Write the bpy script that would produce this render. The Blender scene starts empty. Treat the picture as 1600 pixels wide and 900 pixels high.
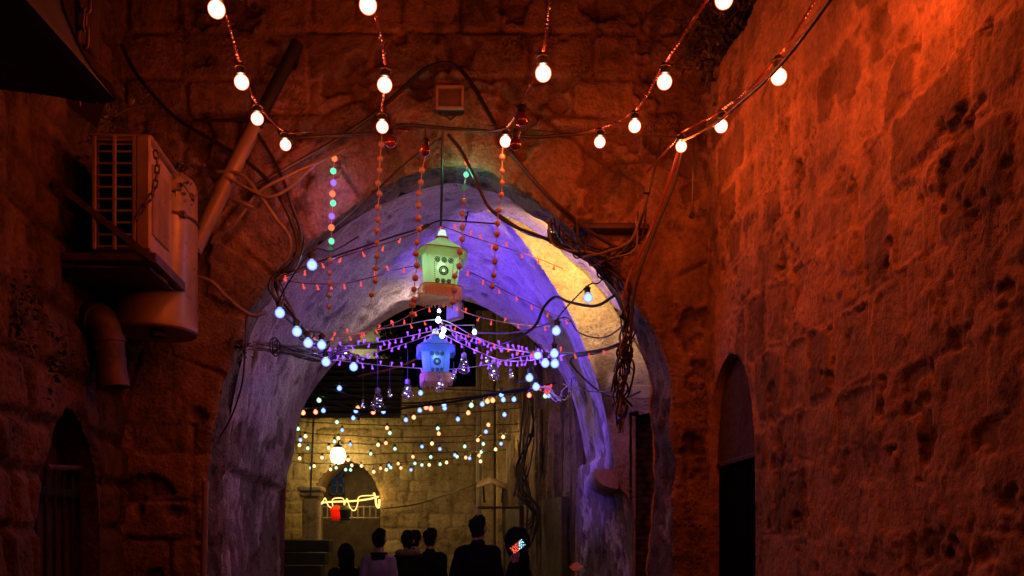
import bpy, math, random
import numpy as np
from mathutils import Vector, Matrix
random.seed(7)
PI = math.pi
sc = bpy.context.scene
COL = sc.collection

# ------------------------------------------------------------ camera, sky, sun, exposure
F, HOR, CX, CAMZ = 1400.0, 850.0, 800.0, 1.55
cam_d = bpy.data.cameras.new('camera'); cam = bpy.data.objects.new('camera', cam_d); COL.objects.link(cam)
cam.location = (0, 0, CAMZ); cam.rotation_euler = (math.radians(90), 0, 0)
cam_d.sensor_width = 36; cam_d.lens = 36 * F / 1600; cam_d.shift_y = (HOR - 450) / 1600
cam_d.clip_start = 0.05; cam_d.clip_end = 2000
sc.camera = cam
w = bpy.data.worlds.new('World'); sc.world = w; w.use_nodes = True
nt = w.node_tree; nt.nodes.clear()
sky = nt.nodes.new('ShaderNodeTexSky'); sky.sky_type = 'NISHITA'; sky.sun_disc = False
sky.sun_elevation = math.radians(1.0); sky.sun_rotation = math.radians(160)
bg = nt.nodes.new('ShaderNodeBackground'); bg.inputs[1].default_value = 0.0002
wo = nt.nodes.new('ShaderNodeOutputWorld')
nt.links.new(sky.outputs[0], bg.inputs[0]); nt.links.new(bg.outputs[0], wo.inputs[0])
sun_d = bpy.data.lights.new('moonlight', 'SUN'); sun_d.energy = 0.002; sun_d.angle = math.radians(0.5); sun_d.color = (0.8, 0.88, 1)
sun = bpy.data.objects.new('moonlight', sun_d); COL.objects.link(sun); sun.rotation_euler = (math.radians(60), 0, math.radians(20)); sun.location = (0, 0, 12)
sc.view_settings.view_transform = 'Standard'; sc.view_settings.look = 'None'
sc.view_settings.exposure = 0.0; sc.view_settings.gamma = 1.0; sc.view_settings.use_curve_mapping = False
sc.render.engine = 'CYCLES'
sc.cycles.use_denoising = True
sc.cycles.max_bounces = 6; sc.cycles.transparent_max_bounces = 12
sc.cycles.use_light_tree = True
sc.cycles.sample_clamp_indirect = 4.0

def P(px, py, Y):
    return Vector(((px - CX) / F * Y, Y, CAMZ + (HOR - py) / F * Y))

# ------------------------------------------------------------ numpy noise
def _h(ix, iy, iz, seed):
    n = (ix.astype(np.int64) * 374761393 + iy.astype(np.int64) * 668265263 + iz.astype(np.int64) * 2147483647 + seed * 974711) & 0xFFFFFFFF
    n = ((n ^ (n >> 13)) * 1274126177) & 0xFFFFFFFF
    n = ((n ^ (n >> 16)) * 2246822519) & 0xFFFFFFFF
    return ((n ^ (n >> 15)) & 0xFFFFFF) / float(0xFFFFFF)
def vn(x, y, z, seed=0):
    x, y, z = np.broadcast_arrays(np.asarray(x, float), np.asarray(y, float), np.asarray(z, float))
    ix, iy, iz = np.floor(x), np.floor(y), np.floor(z)
    fx, fy, fz = x - ix, y - iy, z - iz
    fx, fy, fz = [f * f * f * (f * (f * 6 - 15) + 10) for f in (fx, fy, fz)]
    r = 0
    for a in (0, 1):
        for b in (0, 1):
            for c in (0, 1):
                wgt = (fx if a else 1 - fx) * (fy if b else 1 - fy) * (fz if c else 1 - fz)
                r = r + wgt * _h(ix + a, iy + b, iz + c, seed)
    return r * 2 - 1
def fbm(x, y, z, octv=4, seed=0, gain=0.5):
    r, a, f, t = 0, 1.0, 1.0, 0
    for i in range(octv):
        r = r + a * vn(x * f, y * f, z * f, seed + i * 17); t += a; a *= gain; f *= 2.03
    return r / t
def sstep(a, b, x):
    t = np.clip((x - a) / (b - a), 0, 1); return t * t * (3 - 2 * t)

def masonry(u, v, ch, sw, seed, warp=0.03, jit=0.35):
    """irregular coursed stonework: distance to the joint, a random number per stone"""
    u = u + warp * fbm(u * 2.2, v * 2.2, 0 * u, 3, seed + 5); v = v + warp * 0.7 * fbm(u * 1.8 + 9, v * 1.8, 0 * u, 3, seed + 6)
    rng = np.random.RandomState(seed)
    hs = ch * (1 + rng.uniform(-0.3, 0.3, 400)); b = np.concatenate([[-3.0], -3.0 + np.cumsum(hs)])
    r = np.clip(np.searchsorted(b, v) - 1, 0, 399)
    dv = np.minimum(v - b[r], b[r + 1] - v)
    wr = sw * (1 + rng.uniform(-0.3, 0.35, 400))[r]; off = rng.uniform(0, 1, 400)[r] * wr
    def bound(k): return (k + jit * (_h(k, r, 0 * r, seed + 3) - 0.5)) * wr + off
    k = np.floor((u - off) / wr)
    k = np.where(u < bound(k), k - 1, k); k = np.where(u > bound(k + 1), k + 1, k)
    du = np.minimum(u - bound(k), bound(k + 1) - u)
    # rounded corners
    d = np.where((du < 0.06) & (dv < 0.06), 0.06 - np.sqrt((0.06 - np.clip(du, 0, .06)) ** 2 + (0.06 - np.clip(dv, 0, .06)) ** 2), np.minimum(du, dv))
    return np.clip(d, 0, None), _h(k, r, 0 * r, seed + 11)

# ------------------------------------------------------------ object helpers
ORG = {}
def org(o): return ORG.get(o.name, Vector((0, 0, 0)))
def tag(o, label=None, cat=None, group=None, kind=None):
    if label: o['label'] = label
    if cat: o['category'] = cat
    if group: o['group'] = group
    if kind: o['kind'] = kind
    return o
def thing(name, label, cat, loc, group=None):
    o = bpy.data.objects.new(name, None); COL.objects.link(o); o.empty_display_size = 0.1
    o.location = loc; ORG[o.name] = Vector(loc); return tag(o, label, cat, group)
def link_mesh(name, me, mat, parent, loc):
    o = bpy.data.objects.new(name, me); COL.objects.link(o)
    if mat and not me.materials: me.materials.append(mat)
    if parent is not None:
        o.parent = parent; o.location = Vector(loc) - org(parent)
    else: o.location = loc
    ORG[o.name] = Vector(loc); return o
def place(name, me, parent, loc, rot=None, scale=None):
    o = link_mesh(name, me, None, parent, loc)
    if rot is not None: o.rotation_euler = rot
    if scale is not None: o.scale = (scale,) * 3
    return o
def npmesh(name, V, Fc, mat, parent=None, attrs=None, smooth=True, loc=None, mats=None, mi=None):
    V = np.asarray(V, dtype=np.float64)
    if loc is None:
        if parent is not None: loc = org(parent)
        else:
            a, b = V.min(0), V.max(0); loc = Vector(((a[0] + b[0]) / 2, (a[1] + b[1]) / 2, a[2]))
    me = bpy.data.meshes.new(name)
    me.from_pydata((V - np.array(loc)).tolist(), [], Fc.tolist() if hasattr(Fc, 'tolist') else Fc)
    if attrs:
        for k, a in attrs.items():
            at = me.attributes.new(k, 'FLOAT', 'POINT'); at.data.foreach_set('value', np.asarray(a, dtype=np.float32).ravel())
    if smooth: me.polygons.foreach_set('use_smooth', [True] * len(me.polygons))
    if mats:
        for m in mats: me.materials.append(m)
        if mi is not None: me.polygons.foreach_set('material_index', mi)
    me.update()
    return link_mesh(name, me, mat, parent, loc)

class MB:
    def __init__(s): s.v, s.f = [], []
    def add(s, V, Fc):
        n = len(s.v); s.v += [tuple(x) for x in V]; s.f += [tuple(i + n for i in f) for f in Fc]; return s
    def box(s, c, d, R=None, bev=0.0):
        dx, dy, dz = [x / 2 for x in d]
        if bev <= 0:
            V = [Vector((x, y, z)) for z in (-dz, dz) for x, y in ((-dx, -dy), (dx, -dy), (dx, dy), (-dx, dy))]
            Fc = [(3, 2, 1, 0), (4, 5, 6, 7), (0, 1, 5, 4), (1, 2, 6, 5), (2, 3, 7, 6), (3, 0, 4, 7)]
        else:
            b = min(bev, dx * .9, dy * .9, dz * .9); V = []
            for z, i in ((-dz, 1), (-dz + b, 0), (dz - b, 0), (dz, 1)):
                X, Y = dx - b * i, dy - b * i; c2 = b
                V += [Vector((x, y, z)) for x, y in ((-X + c2, -Y), (X - c2, -Y), (X, -Y + c2), (X, Y - c2), (X - c2, Y), (-X + c2, Y), (-X, Y - c2), (-X, -Y + c2))]
            Fc = [tuple(reversed(range(8))), tuple(range(24, 32))]
            for k in range(3):
                for i in range(8): Fc.append((k * 8 + i, k * 8 + (i + 1) % 8, k * 8 + 8 + (i + 1) % 8, k * 8 + 8 + i))
        c = Vector(c)
        return s.add([c + (R @ v if R is not None else v) for v in V], Fc)
    def tube(s, pts, r, n=6, cap=True):
        pts = [Vector(p) for p in pts]; m = len(pts)
        rr = r if isinstance(r, (list, tuple)) else [r] * m
        T = [(pts[min(i + 1, m - 1)] - pts[max(i - 1, 0)]).normalized() for i in range(m)]
        up = Vector((0, 0, 1)) if abs(T[0].z) < 0.9 else Vector((1, 0, 0))
        a = T[0].cross(up).normalized(); V, Fc = [], []
        for i in range(m):
            a = (a - T[i] * a.dot(T[i])).normalized(); b = T[i].cross(a)
            for k in range(n):
                t = 2 * PI * k / n; V.append(pts[i] + (a * math.cos(t) + b * math.sin(t)) * rr[i])
        for i in range(m - 1):
            for k in range(n): Fc.append((i * n + k, i * n + (k + 1) % n, (i + 1) * n + (k + 1) % n, (i + 1) * n + k))
        if cap: Fc += [tuple(reversed(range(n))), tuple(range((m - 1) * n, m * n))]
        return s.add(V, Fc)
    def lathe(s, prof, c=(0, 0, 0), n=16, R=None, sq=None):
        c = Vector(c); V, Fc = [], []
        for r, z in prof:
            for k in range(n):
                t = 2 * PI * k / n
                q = 1.0
                if sq: q = 1 / (abs(math.cos(t)) ** sq + abs(math.sin(t)) ** sq) ** (1 / sq)
                v = Vector((r * q * math.cos(t), r * q * math.sin(t), z)); V.append(c + (R @ v if R is not None else v))
        for i in range(len(prof) - 1):
            for k in range(n): Fc.append((i * n + k, i * n + (k + 1) % n, (i + 1) * n + (k + 1) % n, (i + 1) * n + k))
        if prof[0][0] > 1e-5: Fc.append(tuple(reversed(range(n))))
        if prof[-1][0] > 1e-5: Fc.append(tuple(range((len(prof) - 1) * n, len(prof) * n)))
        return s.add(V, Fc)
    def torus(s, c, R_, r, M=None, n=16, m=6):
        pts = [Vector((R_ * math.cos(2 * PI * k / n), R_ * math.sin(2 * PI * k / n), 0)) for k in range(n)]
        V, Fc = [], []
        for k in range(n):
            d = pts[k].normalized()
            for j in range(m):
                t = 2 * PI * j / m; v = pts[k] + d * (r * math.cos(t)) + Vector((0, 0, r * math.sin(t)))
                V.append(Vector(c) + (M @ v if M is not None else v))
        for k in range(n):
            for j in range(m): Fc.append((k * m + j, ((k + 1) % n) * m + j, ((k + 1) % n) * m + (j + 1) % m, k * m + (j + 1) % m))
        return s.add(V, Fc)
    def prism(s, poly, axis, t):           # poly: list of 3-D points in a plane, extruded by vector t
        n = len(poly); A = [Vector(p) for p in poly]; B = [p + Vector(t) for p in A]
        Fc = [tuple(range(n)), tuple(reversed(range(n, 2 * n)))] + [(i, i + n, (i + 1) % n + n, (i + 1) % n) for i in range(n)]
        return s.add(A + B, Fc)
    def mesh(s, name, mat, smooth=True):
        me = bpy.data.meshes.new(name); me.from_pydata([tuple(v) for v in s.v], [], s.f)
        if smooth: shade(me)
        me.materials.append(mat); me.update(); return me
    def build(s, name, mat, parent=None, smooth=True, loc=None, label=None):
        V = np.array([tuple(v) for v in s.v])
        o = npmesh(name, V, s.f, mat, parent, None, False, loc)
        if smooth: shade(o.data)
        if label: o['label'] = label
        return o
def shade(me, ang=40):
    me.polygons.foreach_set('use_smooth', [True] * len(me.polygons))
    me.set_sharp_from_angle(angle=math.radians(ang))

def cr(pts, n=8):
    """Catmull-Rom through 3-D (or 2-D) points"""
    pts = [Vector(p) for p in pts]
    if len(pts) < 3: return [pts[0].lerp(pts[-1], i / n) for i in range(n + 1)]
    Q = [pts[0] * 2 - pts[1]] + pts + [pts[-1] * 2 - pts[-2]]; out = []
    for i in range(1, len(Q) - 2):
        for k in range(n):
            t = k / n; a, b, c, d = Q[i - 1], Q[i], Q[i + 1], Q[i + 2]
            out.append(0.5 * ((2 * b) + (c - a) * t + (2 * a - 5 * b + 4 * c - d) * t * t + (3 * b - a - 3 * c + d) * t ** 3))
    return out + [pts[-1]]
def resample(pts, n):
    A = np.array([tuple(p) for p in pts]); d = np.concatenate([[0], np.cumsum(np.linalg.norm(np.diff(A, axis=0), axis=1))])
    t = np.linspace(0, d[-1], n); return np.stack([np.interp(t, d, A[:, i]) for i in range(A.shape[1])], 1)
def path(pp, n=8):            # [(px, py, Y), ...] -> smooth 3-D path
    return cr([P(*p) for p in pp], n)

# ------------------------------------------------------------ materials
def newmat(name):
    m = bpy.data.materials.new(name); m.use_nodes = True; n = m.node_tree; n.nodes.clear()
    o = n.nodes.new('ShaderNodeOutputMaterial'); return m, n, o
def node(n, t, **kw):
    x = n.nodes.new(t)
    for k, v in kw.items():
        if k.startswith('i_'):
            key = k[2:]; x.inputs[int(key) if key.isdigit() else key].default_value = v
        else: setattr(x, k, v)
    return x
def rgba(c): return (*c, 1) if len(c) == 3 else c
def noise(n, coord, scale, detail=5, rough=0.55, dist=0.0):
    x = node(n, 'ShaderNodeTexNoise', i_Scale=scale, i_Detail=detail, i_Roughness=rough, i_Distortion=dist)
    n.links.new(coord, x.inputs['Vector']); return x.outputs['Fac']
def ramp(n, fac, a, b, ca=(0, 0, 0), cb=(1, 1, 1)):
    x = node(n, 'ShaderNodeValToRGB'); x.color_ramp.elements[0].position = a; x.color_ramp.elements[1].position = b
    x.color_ramp.elements[0].color = rgba(ca); x.color_ramp.elements[1].color = rgba(cb); n.links.new(fac, x.inputs[0]); return x.outputs[0]
def mix(n, fac, a, b, mode='MIX'):
    x = node(n, 'ShaderNodeMix', data_type='RGBA', blend_type=mode)
    for s, v in ((x.inputs[0], fac), (x.inputs[6], a), (x.inputs[7], b)):
        if hasattr(v, 'links') or isinstance(v, bpy.types.NodeSocket): n.links.new(v, s)
        else: s.default_value = v if not isinstance(v, tuple) else rgba(v)
    return x.outputs[2]
def plain(name, col, rough=0.6, metal=0.0, var=0.25, scale=14, bump=0.0, spec=0.5, coat=0.0):
    m, n, o = newmat(name); tc = node(n, 'ShaderNodeTexCoord')
    b = node(n, 'ShaderNodeBsdfPrincipled', i_Roughness=rough, i_Metallic=metal); b.inputs['Specular IOR Level'].default_value = spec
    f = noise(n, tc.outputs['Object'], scale, 6)
    c = mix(n, ramp(n, f, 0.35, 0.68), tuple(x * (1 - var) for x in col), tuple(min(1, x * (1 + var * .5)) for x in col))
    n.links.new(c, b.inputs['Base Color'])
    n.links.new(ramp(n, noise(n, tc.outputs['Object'], scale * 2.3, 4), .3, .8, (max(0, rough - .15),) * 3, (min(1, rough + .15),) * 3), b.inputs['Roughness'])
    if bump > 0:
        bp = node(n, 'ShaderNodeBump', i_Strength=bump, i_Distance=0.01); n.links.new(noise(n, tc.outputs['Object'], scale * 4, 5), bp.inputs['Height']); n.links.new(bp.outputs[0], b.inputs['Normal'])
    if coat: b.inputs['Coat Weight'].default_value = coat
    n.links.new(b.outputs[0], o.inputs[0]); return m
def stone(name, ca, cb, mortar, stain=0.5, stain_col=(0.03, 0.022, 0.018), streak=0.4, bump=0.6, sc_=1.0, rough=0.9):
    """stonework: 'tint' = random per stone, 'joint' = 1 in mortar; soot and water stains with shapes of their own"""
    m, n, o = newmat(name); tc = node(n, 'ShaderNodeTexCoord'); co = tc.outputs['Object']
    at = node(n, 'ShaderNodeAttribute', attribute_name='tint'); aj = node(n, 'ShaderNodeAttribute', attribute_name='joint')
    c = mix(n, at.outputs['Fac'], ca, cb)
    c = mix(n, aj.outputs['Fac'], c, mortar)
    f1 = noise(n, co, 1.7 * sc_, 7, 0.6, 0.4); f2 = noise(n, co, 9 * sc_, 6, 0.65); f3 = noise(n, co, 46 * sc_, 4, 0.6)
    c = mix(n, 1.0, c, ramp(n, f2, 0.28, 0.72, (0.55, 0.52, 0.5), (1.25, 1.22, 1.18)), 'MULTIPLY')
    c = mix(n, 1.0, c, ramp(n, f3, 0.3, 0.6, (0.72, 0.7, 0.68), (1.08, 1.07, 1.06)), 'MULTIPLY')
    mp = node(n, 'ShaderNodeMapping'); mp.inputs['Scale'].default_value = (5, 5, 0.7); n.links.new(co, mp.inputs[0])
    fs = noise(n, mp.outputs[0], 1.6 * sc_, 6, 0.6)
    c = mix(n, ramp(n, fs, 0.5, 0.72, (0, 0, 0), (streak,) * 3), c, stain_col)
    st = node(n, 'ShaderNodeMath', operation='MULTIPLY'); n.links.new(f1, st.inputs[0]); n.links.new(f2, st.inputs[1])
    c = mix(n, ramp(n, st.outputs[0], 0.25, 0.36, (0, 0, 0), (stain,) * 3), c, stain_col)
    # gritty pitted patches
    fl = node(n, 'ShaderNodeMath', operation='MULTIPLY'); n.links.new(ramp(n, noise(n, co, 34 * sc_, 3, .7), .50, .60), fl.inputs[0]); n.links.new(ramp(n, noise(n, co, 3.3 * sc_, 5, .6, .5), .52, .66, (0, 0, 0), (stain,) * 3), fl.inputs[1])
    c = mix(n, fl.outputs[0], c, stain_col)
    b = node(n, 'ShaderNodeBsdfPrincipled', i_Roughness=rough); b.inputs['Specular IOR Level'].default_value = 0.25
    n.links.new(c, b.inputs['Base Color'])
    ad = node(n, 'ShaderNodeMath', operation='MULTIPLY_ADD', i_1=0.5); n.links.new(f3, ad.inputs[0]); n.links.new(f2, ad.inputs[2])
    sb = node(n, 'ShaderNodeMath', operation='MULTIPLY_ADD', i_1=-0.5); n.links.new(fl.outputs[0], sb.inputs[0]); n.links.new(ad.outputs[0], sb.inputs[2]); ad = sb
    bp = node(n, 'ShaderNodeBump', i_Strength=bump, i_Distance=0.03); n.links.new(ad.outputs[0], bp.inputs['Height']); n.links.new(bp.outputs[0], b.inputs['Normal'])
    n.links.new(b.outputs[0], o.inputs[0]); return m
def glow(name, core, rim, s_core, s_rim, sampled=False, pw=0.45, r0=0.3, r1=0.95):
    """a lit bulb: brighter through its middle, its halo painted in as a deeper coloured rim where the glass turns edge on"""
    m, n, o = newmat(name); lw = node(n, 'ShaderNodeLayerWeight', i_Blend=pw)
    e1 = node(n, 'ShaderNodeEmission', i_Strength=s_core); e1.inputs[0].default_value = rgba(core)
    e2 = node(n, 'ShaderNodeEmission', i_Strength=s_rim); e2.inputs[0].default_value = rgba(rim)
    mx = node(n, 'ShaderNodeMixShader'); n.links.new(ramp(n, lw.outputs['Facing'], r0, r1), mx.inputs[0])
    n.links.new(e1.outputs[0], mx.inputs[1]); n.links.new(e2.outputs[0], mx.inputs[2]); n.links.new(mx.outputs[0], o.inputs[0])
    m.cycles.emission_sampling = 'AUTO' if sampled else 'NONE'; return m

M = {}
M['rubble'] = stone('rubble_stone', (0.44, 0.31, 0.19), (0.19, 0.13, 0.085), (0.38, 0.25, 0.155), 0.75, (0.035, 0.022, 0.015), 0.4, 0.5)
M['ashlar'] = stone('ashlar_stone', (0.34, 0.23, 0.15), (0.20, 0.14, 0.09), (0.13, 0.085, 0.055), 0.75, (0.03, 0.02, 0.014), 0.45, 1.0)
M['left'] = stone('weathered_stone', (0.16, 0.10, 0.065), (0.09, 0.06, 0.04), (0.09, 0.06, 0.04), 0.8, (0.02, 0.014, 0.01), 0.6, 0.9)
M['plaster'] = stone('flaking_plaster', (0.66, 0.60, 0.55), (0.50, 0.44, 0.39), (0.15, 0.11, 0.085), 0.5, (0.12, 0.09, 0.075), 0.12, 1.0)
M['ring'] = stone('ring_stone', (0.40, 0.35, 0.30), (0.24, 0.19, 0.15), (0.10, 0.075, 0.06), 0.8, (0.05, 0.038, 0.03), 0.3, 1.0)
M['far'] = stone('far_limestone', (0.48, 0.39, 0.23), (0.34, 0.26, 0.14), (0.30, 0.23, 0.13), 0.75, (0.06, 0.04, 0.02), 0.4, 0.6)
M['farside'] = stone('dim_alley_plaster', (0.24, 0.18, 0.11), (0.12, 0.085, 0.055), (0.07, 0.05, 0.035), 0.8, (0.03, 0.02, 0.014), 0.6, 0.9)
M['brick'] = stone('narrow_brick', (0.34, 0.22, 0.17), (0.25, 0.16, 0.12), (0.12, 0.09, 0.08), 0.4, (0.03, 0.02, 0.015), 0.2, 0.5, 3)
M['street'] = stone('paving', (0.2, 0.17, 0.14), (0.14, 0.12, 0.1), (0.05, 0.045, 0.04), 0.6, (0.03, 0.025, 0.02), 0.0, 0.5)
M['cable'] = plain('black_cable', (0.018, 0.016, 0.015), 0.45, bump=0.1)
M['jamb'] = stone('worn_arch_stone', (0.30, 0.22, 0.15), (0.16, 0.11, 0.08), (0.10, 0.07, 0.05), 0.85, (0.04, 0.03, 0.022), 0.5, 1.0)
M['greycable'] = plain('grey_conduit', (0.16, 0.125, 0.105), 0.55)
M['wire'] = plain('twisted_wire', (0.16, 0.05, 0.035), 0.22, coat=0.5)
M['whitewire'] = plain('pale_wire', (0.5, 0.45, 0.42), 0.5)
M['socket'] = plain('black_socket', (0.014, 0.012, 0.012), 0.4, bump=0.1)
M['white_metal'] = plain('aged_white_enamel', (0.28, 0.20, 0.12), 0.42, var=0.3, scale=6, bump=0.08)
M['tank'] = plain('painted_tank', (0.23, 0.165, 0.10), 0.38, var=0.3, scale=5, bump=0.05)
M['pvc'] = plain('grey_pvc', (0.21, 0.165, 0.14), 0.45, var=0.25, scale=5)
M['rust'] = plain('rusty_metal', (0.10, 0.06, 0.045), 0.7, 0.4, var=0.5, scale=9, bump=0.3)
M['dark_metal'] = plain('dark_metal', (0.03, 0.027, 0.025), 0.5, 0.6, var=0.4, bump=0.1)
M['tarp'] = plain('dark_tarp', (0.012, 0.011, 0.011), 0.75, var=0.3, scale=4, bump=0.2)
M['darkwood'] = plain('dark_wood', (0.05, 0.028, 0.018), 0.75, var=0.5, scale=6, bump=0.3)
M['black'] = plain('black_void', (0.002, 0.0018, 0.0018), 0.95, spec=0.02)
M['dusky'] = stone('shaded_plaster', (0.10, 0.075, 0.05), (0.07, 0.05, 0.035), (0.06, 0.045, 0.03), 0.6, (0.02, 0.015, 0.01), 0.4, 0.6)  # darker plaster: the dim light of the recessed tympanum put into its colour
M['leaf'] = plain('dusty_leaf', (0.05, 0.055, 0.022), 0.6, var=0.5, scale=20)
M['stem'] = plain('dry_stem', (0.09, 0.06, 0.035), 0.8)
M['ball'] = plain('unlit_ball', (0.42, 0.36, 0.36), 0.35, var=0.12)
M['unlit_red'] = plain('unlit_red_glass', (0.10, 0.012, 0.006), 0.12, coat=0.6)
# ------------------------------------------------------------ the setting: ground
def grid(us, vs):
    U, Vv = np.meshgrid(us, vs, indexing='ij'); nu, nv = len(us), len(vs)
    i, j = np.meshgrid(np.arange(nu - 1), np.arange(nv - 1), indexing='ij'); a = (i * nv + j).ravel()
    return U.ravel(), Vv.ravel(), np.stack([a, a + nv, a + nv + 1, a + 1], 1)
u, v, Fq = grid(np.concatenate([[-400, -60, -12], np.arange(-6, 6, 0.06), [12, 60, 400]]), np.concatenate([[-300, -30, -4], np.arange(-1, 18, 0.06), [24, 80, 600]]))
d, tid = masonry(u, v, 0.4, 0.55, 91)
npmesh('street_ground', np.stack([u, v, -0.02 * (1 - sstep(0, .04, d)) + .004 * fbm(u * 3, v * 3, 0 * u)], 1), Fq, M['street'], None, {'tint': tid, 'joint': 1 - sstep(.01, .04, d)})
tag(bpy.data.objects['street_ground'], 'worn paving stones of the alley floor', 'ground', kind='structure')

# ------------------------------------------------------------ the pointed gate: profiles traced at four depths
def prof(pts, Y, n=140):     # pts in picture order bottom -> apex; returns n points (x, z)
    c = cr([P(a, b, Y) for a, b in pts], 6); return resample([(p.x, p.z) for p in c], n)
def gy(Y): return HOR + CAMZ * F / Y + 6
YA, YR, YB, YC = 6.0, 6.45, 7.3, 9.5
AL = prof([(318, gy(YA)), (320, 900), (325, 750), (338, 640), (362, 560), (390, 490), (430, 430), (480, 375), (560, 318), (640, 277), (690, 263), (712, 260)], YA)
AR = prof([(1050, gy(YA)), (1050, 900), (1052, 700), (1050, 620), (1040, 560), (1015, 512), (985, 470), (940, 415), (885, 360), (840, 322), (780, 284), (735, 265), (712, 260)], YA)
RL = prof([(346, gy(YR)), (348, 900), (350, 750), (362, 640), (382, 550), (412, 482), (456, 425), (522, 365), (606, 314), (690, 288), (712, 286)], YR)
RR = prof([(1013, gy(YR)), (1013, 900), (1020, 700), (1016, 620), (1000, 560), (975, 500), (940, 440), (880, 375), (830, 333), (770, 298), (735, 288), (712, 286)], YR)
BL = prof([(386, gy(YB)), (386, 900), (388, 750), (402, 650), (426, 570), (462, 500), (522, 440), (592, 385), (662, 345), (735, 318)], YB)
BR = prof([(986, gy(YB)), (986, 900), (985, 790), (968, 762), (961, 730), (955, 690), (940, 620), (925, 575), (900, 510), (870, 455), (830, 395), (790, 347), (735, 318)], YB)
CL = prof([(444, gy(YC)), (444, 900), (447, 760), (456, 720), (464, 670), (480, 625), (512, 580), (548, 543), (600, 502), (650, 477), (703, 465)], YC)
CR_ = prof([(900, gy(YC)), (900, 760), (915, 725), (906, 665), (890, 610), (855, 553), (805, 510), (752, 478), (703, 465)], YC)

def jag(Pf, s, a):
    g = np.gradient(Pf, axis=0); nr = np.stack([g[:, 1], -g[:, 0]], 1); nr /= np.linalg.norm(nr, axis=1, keepdims=True); q = np.arange(len(Pf)) * .045
    e = np.clip((len(Pf) - 1 - np.arange(len(Pf))) / 5., 0, 1); return Pf + nr * ((fbm(q * 1.6, 0 * q + s, 0 * q, 3, 301) * 1.4 + .8 * fbm(q * 6, 0 * q + s, 0 * q, 3, 305)) * a * e)[:, None]
AL, AR = jag(AL, 1.3, .035), jag(AR, 7.7, .035); RR = jag(RR, 3.9, .025)
def loft(rows, name, mat, parent, nsub=26, amp=0.02, seed=3, lo_amp=0.03, edge0=True, flip=False, tint=0.3, spring=None, joints=0):
    """rows: list of (Y, profile); a rough surface through them"""
    Vs = []
    for k in range(len(rows) - 1):
        for s in range(nsub + (1 if k == len(rows) - 2 else 0)):
            t = s / nsub; Y = rows[k][0] * (1 - t) + rows[k + 1][0] * t; p = rows[k][1] * (1 - t) + rows[k + 1][1] * t
            Vs.append(np.stack([p[:, 0], np.full(len(p), Y), p[:, 1]], 1))
    A = np.array(Vs); K, N = A.shape[:2]
    du = np.gradient(A, axis=1); dk = np.gradient(A, axis=0); nn = np.cross(du, dk); nn /= np.linalg.norm(nn, axis=2, keepdims=True) + 1e-9
    x, y, z = A[..., 0], A[..., 1], A[..., 2]
    h = amp * fbm(x * 9, y * 9, z * 9, 5, seed, 0.6) + lo_amp * fbm(x * 1.6, y * 1.6, z * 1.6, 3, seed + 4)
    pit = np.clip(fbm(x * 5, y * 5, z * 5, 4, seed + 9) - .18, 0, 1) * 0.09
    h = h - pit
    if edge0:
        e = np.minimum(np.arange(K), np.arange(K)[::-1])[:, None] / 2.0; h = h * np.clip(e, 0, 1)
    sgn = -1 if flip else 1
    A = A + nn * (h * sgn)[..., None]
    i, j = np.meshgrid(np.arange(K - 1), np.arange(N - 1), indexing='ij'); a = (i * N + j).ravel()
    Fc = np.stack([a, a + N, a + N + 1, a + 1], 1)
    pe = sstep(.03, .15, fbm(x * 3.4, y * 3.4, z * 3.0, 6, seed + 31, .66) + .52 * sstep(3.2, 2.1, z) - .28); A = A - nn * (pe * .012 * sgn)[..., None];
    if spring:
        zz = z + .02 * fbm(x * 3, y * 3, 0 * z, 3, seed + 40); A = A + nn * (-.05 * sstep(spring + .012, spring - .012, zz) * sgn)[..., None]; pe = np.maximum(pe, sstep(.035, .012, np.abs(zz - spring)))
    if joints:
        s_ = np.concatenate([[0], np.cumsum(np.linalg.norm(np.diff(rows[0][1], axis=0), axis=1))])[None, :] + .02 * fbm(y * 4, z * 3, x, 3, seed + 44); jd = np.abs((s_ / joints) % 1 - .5) * joints; g_ = sstep(.022, .006, jd); A = A - nn * (g_ * .02 * sgn)[..., None]; pe = np.maximum(pe, g_ * .9)
    jm = np.clip(pit * 14 + pe * .85, 0, 1); tt = np.clip(tint + .5 * fbm(x * 1.3, y * 1.3, z * 1.3, 3, seed + 20), 0, 1)
    return npmesh(name, A.reshape(-1, 3), Fc, mat, parent, {'tint': tt.ravel(), 'joint': jm.ravel()})

gate = thing('archway', 'pointed stone archway hung with lanterns, its vault lit violet and its face lit red', 'archway', (-0.45, 6.0, 0))
# face of the gate wall: ashlar, a ring of voussoirs round the opening, plaster over the right shoulder
us = np.concatenate([np.arange(-5.0, -2.75, 0.12), np.arange(-2.75, 1.42, 0.0125), np.arange(1.42, 3.2, 0.1)])
vs = np.concatenate([np.arange(0, 1.25, 0.12), np.arange(1.25, 5.4, 0.0125), np.arange(5.4, 8.0, 0.15)])
u, v, Fq = grid(us, vs)
arch2 = np.concatenate([AL, AR[::-1]])
s2 = np.concatenate([[0], np.cumsum(np.linalg.norm(np.diff(arch2, axis=0), axis=1))])
dist = np.full(len(u), 9.0); sarc = np.zeros(len(u)); near = np.zeros((len(u), 2))
for a in range(0, len(u), 20000):
    b = slice(a, a + 20000); q = (u[b, None] - arch2[None, :, 0]) ** 2 + (v[b, None] - arch2[None, :, 1]) ** 2
    k = q.argmin(1); dist[b] = np.sqrt(q[np.arange(len(k)), k]); sarc[b] = s2[k]; near[b] = arch2[k]
zap = AL[-1, 1]
inside = (v < np.interp(u, arch2[np.argsort(arch2[:, 0]), 0], arch2[np.argsort(arch2[:, 0]), 1])) if False else \
    ((v < zap) & (u > np.interp(v, AL[:, 1], AL[:, 0])) & (u < np.interp(v, AR[:, 1], AR[:, 0])))
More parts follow.
